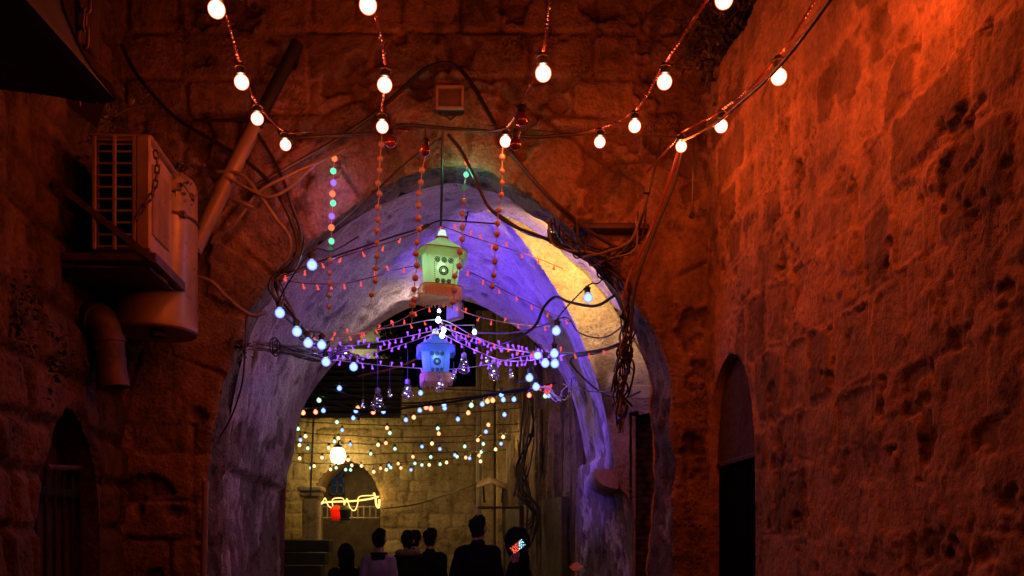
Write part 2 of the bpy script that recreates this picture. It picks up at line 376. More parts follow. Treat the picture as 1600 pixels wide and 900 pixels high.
d1, t1 = masonry(u, v, 0.27, 0.42, 12, 0.02)
d2, t2 = masonry(sarc + .02 * fbm(u * 3, v * 3, 0 * u, 3, 8), dist - 3 + .012, 0.52, 0.31, 45, 0.012, 0.3)
ring_w = 0.54 + .06 * np.sin(sarc * 3.1)
vz = (v > 2.35) & (dist < ring_w)
d_ = np.where(vz, np.minimum(d2, ring_w - dist), np.where(v > 2.35, np.minimum(d1, np.clip(dist - ring_w, 0, 1) + 0.0), d1)); t_ = np.where(vz, t2, t1)
n1 = fbm(u * 1.4, v * 1.4, 0 * u, 4, 31); n2 = fbm(u * 7, v * 7, 0 * u, 5, 33, .6); n3 = fbm(u * 2.4 + 7, v * 2.4, 0 * u, 4, 37)
# plaster coat: right of the arch, and patches near the top
pl = sstep(-0.10, 0.14, n1 + sstep(0.1, 0.9, u) * 0.42 - 0.16 - 0.5 * sstep(0.3, -0.8, u) - .35 * (v < 2.3))
peel = sstep(0.10, 0.22, n3) * pl
pl = pl * (1 - 0.8 * peel)
jv = sstep(-.45, .25, fbm(u * 2.9, v * 2.9, 0 * u, 3, 59)); rel = (sstep(0.003, 0.028, d_) - 1) * 0.024 * (.25 + .75 * jv) + .024 + (t_ - .5) * 0.022 + 0.013 * n2
rel = rel * (1 - pl) + pl * (0.030 + 0.012 * n2 + 0.02 * n1)
hole = sstep(0.28, 0.5, fbm(u * 3.3, v * 3.3, 0 * u, 4, 55)) * 0.05
rel = (rel - hole) * sstep(0.0, 0.03, dist)
edge_in = inside & (dist < 0.0185)
x2 = np.where(edge_in, near[:, 0], u); z2 = np.where(edge_in, near[:, 1], v)
rel = np.where(inside, 0, rel)
kill = (inside & ~edge_in)[Fq].any(1)
Fk = Fq[~kill]
npmesh('face', np.stack([x2, YA - rel, z2], 1), Fk, M['ashlar'], gate,
       {'tint': np.clip(t_ * (1 - pl) + pl * .15 + .15 * n1, 0, 1), 'joint': (1 - sstep(.002, .016, d_)) * (1 - pl) * jv + .6 * sstep(.3, .5, hole * 20)})
for nm, rows, fl in (('arch_reveal', [(YA, AL), (YR, RL)], True), ('arch_reveal', [(YA, AR), (YR, RR)], False)):
    loft(rows, nm, M['jamb' if fl else 'ring'], gate, 34, 0.03, 3, 0.03, flip=fl, tint=.6, joints=.34 if fl else 0)
loft([(YR, RL), (YB, BL), (YC, CL)], 'vault', M['plaster'], gate, 70, 0.024, 13, 0.035, flip=True, spring=2.12)
loft([(YB, BR), (YC, CR_)], 'vault', M['plaster'], gate, 90, 0.012, 23, 0.025)
# bay between the outer ring and the inner vault: wider on the right
tt = np.linspace(0, 1, len(BR))
def outer(Pf, o_):
    g = np.gradient(Pf, axis=0); nrm = np.stack([g[:, 1], -g[:, 0]], 1); nrm /= np.linalg.norm(nrm, axis=1, keepdims=True)
    return Pf + nrm * (o_ * np.sin(np.clip((1 - tt) * 2.2, 0, PI / 2)) + 0.02)[:, None]
OB = outer(BR, 0.55); OA = OB + np.array([0.06, 0.0]); OA = OA + (RL[-1] - OA[-1])[None, :] * (tt ** 6)[:, None]
loft([(YR, OA), (YB + .5, OB)], 'bay_vault', M['plaster'], gate, 20, 0.01, 27, 0.02)
def annulus(P1, P2, Y1, Y2, name, mat, n=40, amp=0.01, seed=61, flip=False, zmin=None, xmax=None):
    Vs = [np.stack([P1[:, 0] * (1 - t) + P2[:, 0] * t, np.full(len(P1), Y1 * (1 - t) + Y2 * t), P1[:, 1] * (1 - t) + P2[:, 1] * t], 1) for t in np.linspace(0, 1, n)]
    A = np.array(Vs); x, y, z = A[..., 0], A[..., 1], A[..., 2]
    n_ = fbm(x * 5, z * 5, y, 5, seed, .6); f_ = fbm(x * 1.7, z * 1.7, y, 3, seed + 3)
    pit = sstep(.12, .3, fbm(x * 2.6, z * 2.6, y, 4, seed + 8)) * np.clip((3.6 - z) / .8, 0, 1)
    e = np.minimum(np.arange(n), np.arange(n)[::-1])[:, None]
    A[..., 1] += (-amp * n_ - .02 * f_ + .018 * pit) * np.clip(e / 2, 0, 1)
    K, N = A.shape[:2]; i, j = np.meshgrid(np.arange(K - 1), np.arange(N - 1), indexing='ij'); a = (i * N + j).ravel(); Fc = np.stack([a, a + N, a + N + 1, a + 1], 1)
    if zmin is not None:
        V = A.reshape(-1, 3); c = V[Fc].mean(1); Fc = Fc[~((c[:, 0] > xmax) & (c[:, 2] < zmin))]
    return npmesh(name, A.reshape(-1, 3), Fc, mat, gate, {'tint': np.clip(.3 + f_ * .6, 0, 1).ravel(), 'joint': pit.ravel() * .9})
annulus(RR, OA, YR, YR + .01, 'arch_back', M['plaster'], 20)
annulus(BR, OB, YB, YB, 'vault_front', M['plaster'], 60, .012, 67, zmin=2.62, xmax=1.06 - .08 * 1.3)
# narrow niche closed with small bricks, pale lintel on top
MB().box((1.25, 7.40, 2.79), (0.54, .2, .13), bev=.015).build('lintel', plain('pale_lintel', (.6, .48, .38), .8, bump=.3), gate)
u, v, Fq = grid(np.arange(0.985, 1.7, .012), np.arange(0, 2.75, .009))
d, tid = masonry(u, v, .052, .17, 77, .004, .2)
npmesh('brick_infill', np.stack([u, 7.56 - .008 * sstep(.001, .009, d) + 0 * u, v], 1), Fq, M['brick'], gate, {'tint': tid, 'joint': 1 - sstep(.002, .008, d)})
MB().box((.995, 7.44, 1.3), (.03, .22, 2.6)).build('niche_side', M['plaster'], gate)
# outer back wall and roof of the gate, so that it is a solid building
rb = MB()
for (pf, s) in ((CL, -1), (CR_, 1)):
    for k in range(len(pf) - 1):
        (x0, z0), (x1, z1) = pf[k], pf[k + 1]
        xo = -5.0 if s < 0 else 3.2
        rb.add([(x0, YC, z0), (xo, YC, z0), (xo, YC, z1), (x1, YC, z1)], [(0, 1, 2, 3)])
rb.box(((-5 + 3.2) / 2, YC - .06, (CL[-1, 1] + 7.9) / 2 + .01), (8.2, .12, 7.9 - CL[-1, 1])) 
rb.build('back_face', M['ashlar'], gate)
MB().box((-.9, (YA + YC) / 2, 7.98), (8.2, YC - YA + .2, .12)).build('roof', M['ashlar'], gate)
MB().box((2.5, 7.4, 3.9), (.2, 2.7, 7.8)).box((-4.6, 7.7, 3.9), (.2, 3.2, 7.8)).build('side_wall', M['ashlar'], gate)
# corbels at the springing of the arches
def corbel(px0, px1, py0, py1, Y, dep, name='corbel'):
    a, b = P(px0, py0, Y), P(px1, py1, Y); m = MB(); n = 8
    prof_ = [(0.0, 0.0)] + [(1 - math.cos(i / n * PI / 2) * 1.0 if False else math.sin(i / n * PI / 2), i / n) for i in range(1, n + 1)]
    Wd, H = b.x - a.x, a.z - b.z
    poly = [(b.x, Y - .02, b.z)] + [(b.x - Wd * math.sin(i / n * PI / 2), Y - .02, b.z + H * .75 * (1 - math.cos(i / n * PI / 2))) for i in range(1, n + 1)] + [(a.x, Y - .02, a.z), (b.x, Y - .02, a.z)]
    m.prism(poly, 'y', (0, dep, 0)); return m.build(name, M['plaster'], gate)
corbel(930, 966, 733, 764, 7.3, .9)
# moulding on the right pier of the face
md = MB(); a = P(1036, 728, 5.97); b = P(1098, 738, 5.97)
md.tube([(a.x - .02, 5.985, a.z + .02), (a.x + .05, 5.97, a.z - .02), (b.x, 5.965, b.z)], [.014, .014, .012], 8)


# ------------------------------------------------------------ the tall rubble wall on the right
wallR = thing('rubble_wall', 'tall rough rubble wall with crumbling plaster, lit orange by the red bulbs', 'wall', (1.55, 4, 0))
def xr(Y): return 1.335 + .08 * (6 - Y)
us = np.concatenate([np.arange(-1.0, 2.4, .12), np.arange(2.4, 6.06, .0105)]); vs = np.concatenate([np.arange(0, 1.25, .12), np.arange(1.25, 4.75, .0105)])
u, v, Fq = grid(us, vs)
n1 = fbm(u * 1.2, v * 1.2, 0 * u, 4, 101); n2 = fbm(u * 8, v * 8, 0 * u, 5, 103, .62); n3 = fbm(u * 2.6, v * 2.2, 0 * u + 4, 4, 105); n4 = fbm(u * 17, v * 17, 0 * u, 3, 109)
d, tid = masonry(u, v, .30, .34, 71, .045, .45); tid2 = (tid * 7.31) % 1.0
edge_n = fbm(u * 9, v * 9, 0 * u, 4, 125, .6)
shown = sstep(.018, .034, d + .035 * edge_n) * sstep(.36, .40, tid2 + .55 * n1 + .25 * n3)        # stones showing where the lime coat has fallen
pits = np.clip(fbm(u * 16, v * 16, 0 * u, 4, 123, .65) - .05, 0, 1)
worn = sstep(.05, .3, fbm(u * 3.1 + 5, v * 3.1, 0 * u, 4, 121) + .2 * tid - .1)
coat = .030 + .010 * n1 + .012 * n3 + .007 * n2 + .010 * sstep(-.1, .3, edge_n)
face = .035 + (tid - .5) * .016 + .010 * n2 - worn * (.006 + .06 * pits) + .004 * n4
gap = sstep(.26, .36, fbm(u * 4.2, v * 5.2, 0 * u, 4, 131)) * (tid > .5)
rel = coat * (1 - shown) + face * shown - gap * .018 - (1 - sstep(.0, .016, d)) * .007 * sstep(-.3, .3, n1 + n3)
crack = sstep(.035, .0, np.abs(fbm(u * 1.7 + 3, v * 1.1, 0 * u, 5, 135, .6))) * sstep(.0, .3, n3); rel = rel - crack * .012
pl = (1 - shown)
# arched niche in the wall by the corner
def nich(n=60):
    c = cr([(5.96, 0), (5.96, 1.2), (5.955, 2.05), (5.90, 2.34), (5.75, 2.60), (5.53, 2.735), (5.31, 2.60), (5.15, 2.34), (5.085, 2.02), (5.07, 1.2), (5.07, 0)], 10)
    return resample([tuple(Vector(p)) for p in [Vector((q[0], q[1], 0)) for q in c]], n)[:, :2]
def crv2(pts, n): return resample([(p.x, p.y) for p in cr([Vector((a, b, 0)) for a, b in pts], 10)], n)
NP = crv2([(5.96, 0), (5.96, 1.2), (5.955, 2.05), (5.92, 2.34), (5.80, 2.59), (5.53, 2.72), (5.27, 2.60), (5.13, 2.34), (5.085, 2.02), (5.07, 1.2), (5.07, 0)], 160)
box_ = (u > 4.9) & (v < 2.95); dist = np.full(len(u), 9.0); near = np.zeros((len(u), 2))
ii = np.where(box_)[0]; q = (u[ii, None] - NP[None, :, 0]) ** 2 + (v[ii, None] - NP[None, :, 1]) ** 2; k = q.argmin(1)
dist[ii] = np.sqrt(q[np.arange(len(k)), k]); near[ii] = NP[k]
h1 = NP[NP[:, 0] >= 5.53]; h2 = NP[NP[:, 0] < 5.53]; h1 = h1[np.argsort(h1[:, 1])]; h2 = h2[np.argsort(h2[:, 1])]
inside = (v < 2.72) & (u < np.interp(v, h1[:, 1], h1[:, 0])) & (u > np.interp(v, h2[:, 1], h2[:, 0]))
ed = inside & (dist < .0158); rel = np.where(inside, .03, rel * sstep(0, .03, dist) + .03 * (1 - sstep(0, .03, dist)))
uu = np.where(ed, near[:, 0], u); vv = np.where(ed, near[:, 1], v)
vv = np.where(vv > 4.55, 4.55 + (vv - 4.55) * (1 + 0), vv); top = 4.56 + .07 * fbm(u * 2.5, 0 * u, 0 * u, 4, 141, .6) + .05
kill = (inside & ~ed)[Fq].any(1) | (v > top)[Fq].all(1)
npmesh('wall_face', np.stack([xr(uu) - rel, uu, np.minimum(vv, top + .02)], 1), Fq[~kill], M['rubble'], wallR,
       {'tint': np.clip((.15 + tid * .9) * shown + .6 * shown * worn * (pits > .08) + .1 * pl + .2 * n1 + .5 * gap + .4 * crack, 0, 1), 'joint': np.clip(pl * .9 - gap - crack * .6, 0, 1)})
m = MB(); m.box((2.15, 2.5, 2.28), (.9, 7.0, 4.56), R=Matrix.Rotation(math.radians(4.57), 3, 'Z')); 
V_ = np.array([tuple(q) for q in m.v]); m.v = [(x + .28, y, z) for x, y, z in V_]
m.build('wall_core', M['rubble'], wallR)
# reveal, blind tympanum and the black doorway
K = 14; A = np.array([np.stack([xr(NP[:, 0]) - .03 + .09 * t, NP[:, 0], NP[:, 1]], 1) for t in np.linspace(0, 1, K)])
A[1:-1, :, 1] += (.012 * fbm(A[..., 0] * 8, A[..., 1] * 8, A[..., 2] * 8, 4, 151))[1:-1]
N = A.shape[1]; i, j = np.meshgrid(np.arange(K - 1), np.arange(N - 1), indexing='ij'); a = (i * N + j).ravel(); Fc = np.stack([a, a + N, a + N + 1, a + 1], 1)
npmesh('niche_reveal', A.reshape(-1, 3), Fc, M['rubble'], wallR, {'tint': np.full(K * N, .3), 'joint': np.full(K * N, .6)})
u, v, Fq = grid(np.arange(5.0, 6.02, .03), np.arange(2.06, 2.8, .03))
npmesh('tympanum', np.stack([xr(u) + .03 + .010 * fbm(u * 6, v * 6, 0 * u, 4, 161), u, v], 1), Fq, M['dusky'], wallR, {'tint': 0 * u + .5, 'joint': 0 * u + .5})
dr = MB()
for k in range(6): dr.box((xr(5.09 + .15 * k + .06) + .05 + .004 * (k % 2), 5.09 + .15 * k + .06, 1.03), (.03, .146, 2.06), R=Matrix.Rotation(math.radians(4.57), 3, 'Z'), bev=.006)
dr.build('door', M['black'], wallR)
MB().box((xr(5.53) + .045, 5.515, 2.07), (.05, .90, .035), R=Matrix.Rotation(math.radians(4.57), 3, 'Z'), bev=.008).build('lintel', M['darkwood'], wallR)

# ------------------------------------------------------------ the wall on the left with a small pointed door
wallL = thing('left_wall', 'dark crumbling stone wall with a barred pointed door', 'wall', (-2.55, 5, 0))
def xl_(Y): return -2.615 + .08 * (6 - Y)
us = np.concatenate([np.arange(-1, 3.9, .15), np.arange(3.9, 6.02, .0125)]); vs = np.concatenate([np.arange(0, 1.2, .15), np.arange(1.2, 5.6, .0125)])
u, v, Fq = grid(us, vs)
d, tid = masonry(u, v, .33, .3, 171, .06, .5); n1 = fbm(u * 1.3, v * 1.3, 0 * u, 4, 173); n2 = fbm(u * 8, v * 5, 0 * u, 5, 175, .6); n3 = fbm(u * 9, v * 1.2, 0 * u, 4, 177)
rel = sstep(0, .06, d) * .04 + (tid - .5) * .03 + .02 * n2 + .045 * n1 + .03 * n3
DP = crv2([(5.62, 0), (5.62, 1.0), (5.60, 1.75), (5.45, 2.12), (5.15, 2.33), (4.9, 2.12), (4.72, 1.75), (4.68, 1.0), (4.68, 0)], 140)
h1 = DP[DP[:, 0] >= 5.15]; h2 = DP[DP[:, 0] < 5.15]; h1 = h1[np.argsort(h1[:, 1])]; h2 = h2[np.argsort(h2[:, 1])]
inside = (v < 2.33) & (u < np.interp(v, h1[:, 1], h1[:, 0])) & (u > np.interp(v, h2[:, 1], h2[:, 0]))
dist = np.full(len(u), 9.); near = np.zeros((len(u), 2)); ii = np.where((u > 4.5) & (v < 2.6))[0]
q = (u[ii, None] - DP[None, :, 0]) ** 2 + (v[ii, None] - DP[None, :, 1]) ** 2; k = q.argmin(1); dist[ii] = np.sqrt(q[np.arange(len(k)), k]); near[ii] = DP[k]
ed = inside & (dist < .0188); kill = (inside & ~ed)[Fq].any(1)
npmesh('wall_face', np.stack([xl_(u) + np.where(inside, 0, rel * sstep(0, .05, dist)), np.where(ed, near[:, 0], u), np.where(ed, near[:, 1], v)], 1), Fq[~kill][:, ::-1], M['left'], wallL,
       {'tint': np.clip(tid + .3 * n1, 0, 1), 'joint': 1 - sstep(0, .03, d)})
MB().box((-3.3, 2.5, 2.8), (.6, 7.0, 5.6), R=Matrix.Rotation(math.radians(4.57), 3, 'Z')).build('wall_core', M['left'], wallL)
K = 8; A = np.array([np.stack([xl_(DP[:, 0]) - .30 * t, DP[:, 0], DP[:, 1]], 1) for t in np.linspace(0, 1, K)])
N = A.shape[1]; i, j = np.meshgrid(np.arange(K - 1), np.arange(N - 1), indexing='ij'); a = (i * N + j).ravel(); Fc = np.stack([a, a + N, a + N + 1, a + 1], 1)
npmesh('door_reveal', A.reshape(-1, 3), Fc, M['left'], wallL, {'tint': np.full(K * N, .4), 'joint': np.full(K * N, .3)})
dd = MB()
for k in range(8): dd.box((xl_(5.15) - .25, 4.63 + .145 * k, 1.17), (.05, .14, 2.34), bev=.008)
do_ = dd.build('door', M['darkwood'], wallL)
bb = MB()
for k in range(9): bb.tube([(xl_(5.15) - .14, 4.74 + .105 * k, 0.05), (xl_(5.15) - .14, 4.74 + .105 * k, 2.0)], .011, 6)
for z in (.5, 1.2, 1.86): bb.box((xl_(5.15) - .14, 5.15, z), (.014, .92, .045))
bb.build('bars', M['dark_metal'], do_)
hb = MB().tube([(xl_(5.3) - .10, 5.12, 1.99), (xl_(5.3) - .09, 5.58, 2.02)], .018, 6); hb.build('bolt_bar', M['rust'], do_)

# ------------------------------------------------------------ the alley beyond the gate
YF = 16.0
farw = thing('far_house', 'sandy stone house closing the alley, with a dark arched entrance', 'house', (-2.2, YF, 0))
def alcove_pts():
    return [(490, 900), (490, 800), (493, 765), (510, 738), (541, 721), (570, 733), (588, 760), (594, 800), (594, 900)]
aw = [P(a, b, YF) for a, b in alcove_pts()]; aw[0].z = 0; aw[-1].z = 0
FP = crv2([(p.x, p.z) for p in aw], 120)
us = np.arange(-4.7, -.40, .022); vs = np.concatenate([np.arange(0, 5.2, .022)])
u, v, Fq = grid(us, vs)
d, tid = masonry(u, v, .22, .36, 201, .02, .4); n1 = fbm(u * 1.2, v * 1.2, 0 * u, 4, 203); n2 = fbm(u * 6, v * 6, 0 * u, 4, 205)
xm = FP[np.argmax(FP[:, 1]), 0]; h1 = FP[FP[:, 0] >= xm]; h2 = FP[FP[:, 0] < xm]; h1 = h1[np.argsort(h1[:, 1])]; h2 = h2[np.argsort(h2[:, 1])]
inside = (v < FP[:, 1].max()) & (u < np.interp(v, h1[:, 1], h1[:, 0])) & (u > np.interp(v, h2[:, 1], h2[:, 0]))
q = (u[:, None] - FP[None, ::2, 0]) ** 2 + (v[:, None] - FP[None, ::2, 1]) ** 2; k = q.argmin(1); dist = np.sqrt(q[np.arange(len(k)), k]); near = FP[::2][k]
ed = inside & (dist < .033); kill = (inside & ~ed)[Fq].any(1) | (v > np.where(u < P(626, 0, YF).x, 3.88, 4.36))[Fq].any(1)
rel = (sstep(.0, .03, d) * .011 + (tid - .5) * .016 + .014 * n2 + .02 * n1) * sstep(0, .05, dist)
npmesh('wall', np.stack([np.where(ed, near[:, 0], u), YF - np.where(inside, 0, rel), np.where(ed, near[:, 1], v)], 1), Fq[~kill], M['far'], farw, {'tint': np.clip(tid + .3 * n1, 0, 1), 'joint': (1 - sstep(.002, .022, d)) * sstep(-.4, .3, n2 + n1)})
K = 5; A = np.array([np.stack([FP[:, 0], YF + .8 * t + 0 * FP[:, 0], FP[:, 1]], 1) for t in np.linspace(0, 1, K)])
N = A.shape[1]; i, j = np.meshgrid(np.arange(K - 1), np.arange(N - 1), indexing='ij'); a = (i * N + j).ravel(); Fc = np.stack([a, a + N, a + N + 1, a + 1], 1)
npmesh('arch_reveal', A.reshape(-1, 3), Fc, M['far'], farw, {'tint': np.full(K * N, .4), 'joint': np.full(K * N, .2)})
a, b = P(484, 700, YF + .8), P(600, 900, YF + .8)
MB().box(((a.x + b.x) / 2, YF + .86, 1.7), (b.x - a.x + .4, .08, 3.4)).build('door', M['darkwood'], farw)
wn = MB(); pn = MB(); a, b = P(516, 730, YF + .78), P(537, 772, YF + .78)
cx, cz, ww, hh = (a.x + b.x) / 2, (a.z + b.z) / 2, b.x - a.x, a.z - b.z
for k in range(3): wn.box((a.x + ww * k / 2, YF + .79, cz), (.03, .04, hh + .03))
for k in range(4): wn.box((cx, YF + .788, b.z + hh * k / 3), (ww + .03, .036, .028))
wf = wn.build('window', M['darkwood'], farw)
pm, pnn, po = newmat('dim_blue_window'); e = node(pnn, 'ShaderNodeEmission', i_Strength=.03); e.inputs[0].default_value = (.18, .4, .8, 1); pnn.links.new(e.outputs[0], po.inputs[0])
MB().box((cx, YF + .805, cz), (ww, .01, hh)).build('pane', pm, wf)
rl = MB()
for k in range(10):
    p = P(502 + k * 9.5, 790, YF + .1); q_ = P(502 + k * 9.5, 811, YF + .1); rl.tube([p, q_], .014, 5)
for y_ in (792, 809): rl.tube([P(498, y_, YF + .1), P(592, y_, YF + .1)], .012, 5)
rl.build('spiked_rail', M['greycable'], farw)
# dark slatted awning over the left part of the far wall
aw_ = thing('slatted_awning', 'dark slatted roof overhanging the far house wall', 'awning', P(550, 650, 15.2))
for k in range(8):
    a = P(462, 648 - k * 10.5, 15.2); b = P(626, 650 - k * 9.5, 15.2); MB().box(((a.x + b.x) / 2, 15.2 + .05 * k, a.z), (b.x - a.x, .10, .085), R=Matrix.Rotation(math.radians(25), 3, 'X')).build('slat', M['dark_metal'], aw_)
a, b = P(462, 560, 15.7), P(626, 650, 15.7)
MB().box(((a.x + b.x) / 2, 15.75, (a.z + b.z) / 2), (b.x - a.x, .05, a.z - b.z)).build('backing', M['tarp'], aw_)
# wall of the alley on the right beyond the gate
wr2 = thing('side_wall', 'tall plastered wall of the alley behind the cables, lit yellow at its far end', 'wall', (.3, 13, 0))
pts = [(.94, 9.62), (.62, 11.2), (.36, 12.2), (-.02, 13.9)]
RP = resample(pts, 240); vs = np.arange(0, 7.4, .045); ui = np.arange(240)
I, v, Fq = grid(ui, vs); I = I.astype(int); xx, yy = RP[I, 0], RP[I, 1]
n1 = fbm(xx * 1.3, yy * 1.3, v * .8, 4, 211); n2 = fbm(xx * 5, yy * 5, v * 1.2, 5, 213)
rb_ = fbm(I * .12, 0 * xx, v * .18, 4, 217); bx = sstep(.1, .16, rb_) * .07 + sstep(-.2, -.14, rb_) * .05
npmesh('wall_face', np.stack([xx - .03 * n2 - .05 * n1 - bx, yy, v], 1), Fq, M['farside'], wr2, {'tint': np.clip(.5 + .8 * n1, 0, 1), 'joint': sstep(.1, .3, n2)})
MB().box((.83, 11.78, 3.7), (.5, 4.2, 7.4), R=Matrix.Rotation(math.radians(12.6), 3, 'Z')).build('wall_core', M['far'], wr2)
for (px, Y) in ((868, 10.8), (806, 13.2)):
    p = P(px, 800, Y); MB().box((p.x - .02, p.y, 1.05), (.07, .9, 2.1), R=Matrix.Rotation(math.radians(13), 3, 'Z')).build('door', M['darkwood'], wr2)
# tall house upright with pilasters behind, lit yellow
pil = thing('tall_house', 'tall yellow lit house corner with flat pilasters at the far right', 'house', P(790, 900, 16.6))
for (a_, b_, Y, hz) in ((752, 772, 15.85, 486), (775, 801, 15.6, 486), (803, 822, 15.3, 500)):
    a, b = P(a_, hz, Y), P(b_, 900, Y); MB().box(((a.x + b.x) / 2, Y, a.z / 2), (b.x - a.x, .25, a.z), bev=.03).build('pilaster', M['far'], pil)
a, b = P(745, 486, 16.5), P(850, 900, 16.5); MB().box(((a.x + b.x) / 2, 16.6, a.z / 2), (b.x - a.x, .3, a.z)).build('wall', M['far'], pil)
# wall on the left beyond the gate: house with steps, a slim pillar with a capital
wl2 = thing('corner_house', 'dark house corner left of the lamp lit arch', 'house', (-3.4, 13, 0))
LP_ = resample([(-2.75, 9.62), (-3.2, 12.5), (-4.3, 15.9)], 120); I, v, Fq = grid(np.arange(120), np.arange(0, 3.0, .05)); I = I.astype(int); xx, yy = LP_[I, 0], LP_[I, 1]
n2 = fbm(xx * 3, yy * 3, v * 2, 5, 223)
npmesh('wall', np.stack([xx + .04 * n2, yy, v], 1), Fq[:, ::-1], M['far'], wl2, {'tint': .5 + .4 * n2, 'joint': sstep(.1, .3, n2)})
for k in range(4): a = P(462, 858 + 14 * 0, 13.2); MB().box((-3.25, 13.2 + .3 * k, .95 + .19 * k), (.8, .3, .19), bev=.01).build('step', M['tarp'], wl2)
pp = thing('stone_pillar', 'slim pale pillar with a moulded capital beside the far arch', 'pillar', P(487, 1000, 15))
c0 = P(487, 900, 15.0)
MB().box((c0.x, 15, (P(487, 778, 15).z) / 2), (.27, .27, P(487, 778, 15).z), bev=.03).build('shaft', M['far'], pp)
cz = P(487, 778, 15).z
MB().box((c0.x, 15, cz + .05), (.34, .34, .10), bev=.03).box((c0.x, 15, cz + .14), (.40, .40, .08), bev=.02).build('capital', M['far'], pp)
# pale house wall high above, seen through the vault, with a parapet rail
hh_ = thing('upper_house', 'pale lit upper house wall glimpsed under the vault', 'house', P(570, 560, 19))
a, b = P(500, 508, 19), P(612, 562, 19)
u, v, Fq = grid(np.arange(a.x, b.x, .05), np.arange(0, a.z, .05)); d, tid = masonry(u, v, .3, .5, 231, .01, .2)
npmesh('wall', np.stack([u, 19 - .02 * sstep(0, .03, d), v], 1), Fq, plain('pale_house_plaster', (.62, .58, .42), .8, bump=.2), hh_)
MB().box(((a.x + b.x) / 2, 19.4, a.z / 2 - .1), (b.x - a.x, .6, a.z - .2)).build('core', M['far'], hh_)
MB().box(((a.x + b.x) / 2, 18.9, P(550, 543, 19).z), (b.x - a.x + .3, .06, .10)).build('rail', M['dark_metal'], hh_)
# ------------------------------------------------------------ lamps and bulbs
LD = {}
def lamp(parent, loc, col, watts, r=.04, key=None):
    key = key or (tuple(col), round(watts, 3), r)
    if key not in LD:
        l = bpy.data.lights.new('bulb_light', 'POINT'); l.color = col; l.energy = watts; l.shadow_soft_size = r; LD[key] = l
    o = bpy.data.objects.new('bulb_light', LD[key]); COL.objects.link(o); o.parent = parent; o.location = Vector(loc) - org(parent); return o
RED = (1.0, .104, .010); BLUEW = (.42, .55, 1.0); VIO = (.20, .07, 1.0)
E_RED, E_BLUE = 12.5, .2
def bulb_prof(d, L):   # glass hanging down from z=0 (cap) ; d = diameter, L = length
    r = d / 2; pts = [(r * .40, 0), (r * .42, -L * .07), (r * .56, -L * .15)]
    cz = -(L - r)
    for k in range(1, 12):
        t = math.radians(50 - 140 * k / 11); pts.append((max(r * math.cos(t), 0), cz + r * math.sin(t)))
    pts[-1] = (0, -L); return pts[::-1]
G = {'red': glow('lit_red_bulb', (1, .74, .52), (1, .11, .015), 5.0, 2.0, r0=.12, r1=.7), 'blue': glow('lit_blue_bulb', (.46, .66, 1), (.08, .16, 1), 1.6, 1.1, r0=.1, r1=.8),
     'b': glow('far_blue_bulb', (.36, .58, 1), (.04, .10, 1), 1.9, 1.0, r0=.1, r1=.7), 'g': glow('far_green_bulb', (.62, 1, .72), (.04, .5, .18), 1.7, .7, r0=.1, r1=.7), 'r': glow('far_red_bulb', (1, .36, .2), (1, .05, .01), 2.4, 1.3, r0=.1, r1=.7),
     'o': glow('far_orange_bulb', (1, .52, .22), (1, .18, .02), 2.2, 1.2, r0=.1, r1=.7), 'y': glow('far_yellow_bulb', (1, .8, .42), (1, .4, .05), 2.2, 1.2, r0=.1, r1=.7), 'cyan': glow('white_star_bulb', (.8, .95, 1), (.3, .7, 1), 7, 4)}
LC = {'b': (.2, .35, 1), 'g': (.45, 1, .55), 'r': (1, .14, .03), 'o': (1, .4, .08), 'y': (1, .66, .2)}
def round_prof(d):
    r = d / 2; pts = [(r * .38, 0), (r * .40, -d * .10)]
    for k in range(10): t = math.radians(58 - 148 * k / 9); pts.append((max(r * math.cos(t), 0), -d * .62 + r * math.sin(t)))
    pts[-1] = (0, -d * 1.12); return pts[::-1]
def socket_mesh(d):
    r = d * .5; return MB().lathe([(r * .50, -d * .10), (r * .64, -d * .10), (r * .66, d * .30), (r * .80, d * .32), (r * .80, d * .42), (r * .50, d * .46), (r * .42, d * .62), (r * .2, d * .66)], n=14).box((r * .72, 0, d * .36), (r * .35, r * .3, d * .12)).mesh('socket', M['socket'])
BM, SM = {}, {}
def bulb_me(d, kind):
    k = (round(d, 3), kind)
    if k not in BM: BM[k] = MB().lathe(bulb_prof(d, d * 1.2) if kind == 'cyan' else round_prof(d), n=18 if d > .062 else 12).mesh('bulb', G[kind] if kind in G else M[kind])
    return BM[k]
def socket_me(d):
    k = round(d, 3)
    if k not in SM: SM[k] = socket_mesh(d)
    return SM[k]
def bulb(parent, centre, d, kind, watts=0, col=None, tilt=None, rnd=random):
    """a bulb hanging from its socket; centre = middle of the glass"""
    top = Vector(centre) + Vector((0, 0, d * .66)); rot = tilt or (rnd.uniform(-.12, .12), rnd.uniform(-.12, .12), rnd.uniform(0, 6))
    b = place('bulb', bulb_me(d, kind), parent, top, rot)
    s = bpy.data.objects.new('socket', socket_me(d)); COL.objects.link(s); s.parent = b; ORG[s.name] = top
    if watts: lamp(parent, centre, col, watts, d * .74)
    return top + Vector((0, 0, d * .6))
def twist(pts, r, n=6, pitch=.035):
    """two wires twisted round each other along pts"""
    A = resample(pts, max(8, int(sum((Vector(pts[i + 1]) - Vector(pts[i])).length for i in range(len(pts) - 1)) / .012))); m = MB()
    for ph in (0, PI):
        q = []
        for i, p in enumerate(A):
            t = 2 * PI * i * .012 / pitch + ph; q.append((p[0] + r * math.cos(t), p[1], p[2] + r * math.sin(t)))
        m.tube(q, r * .95, 5)
    return m
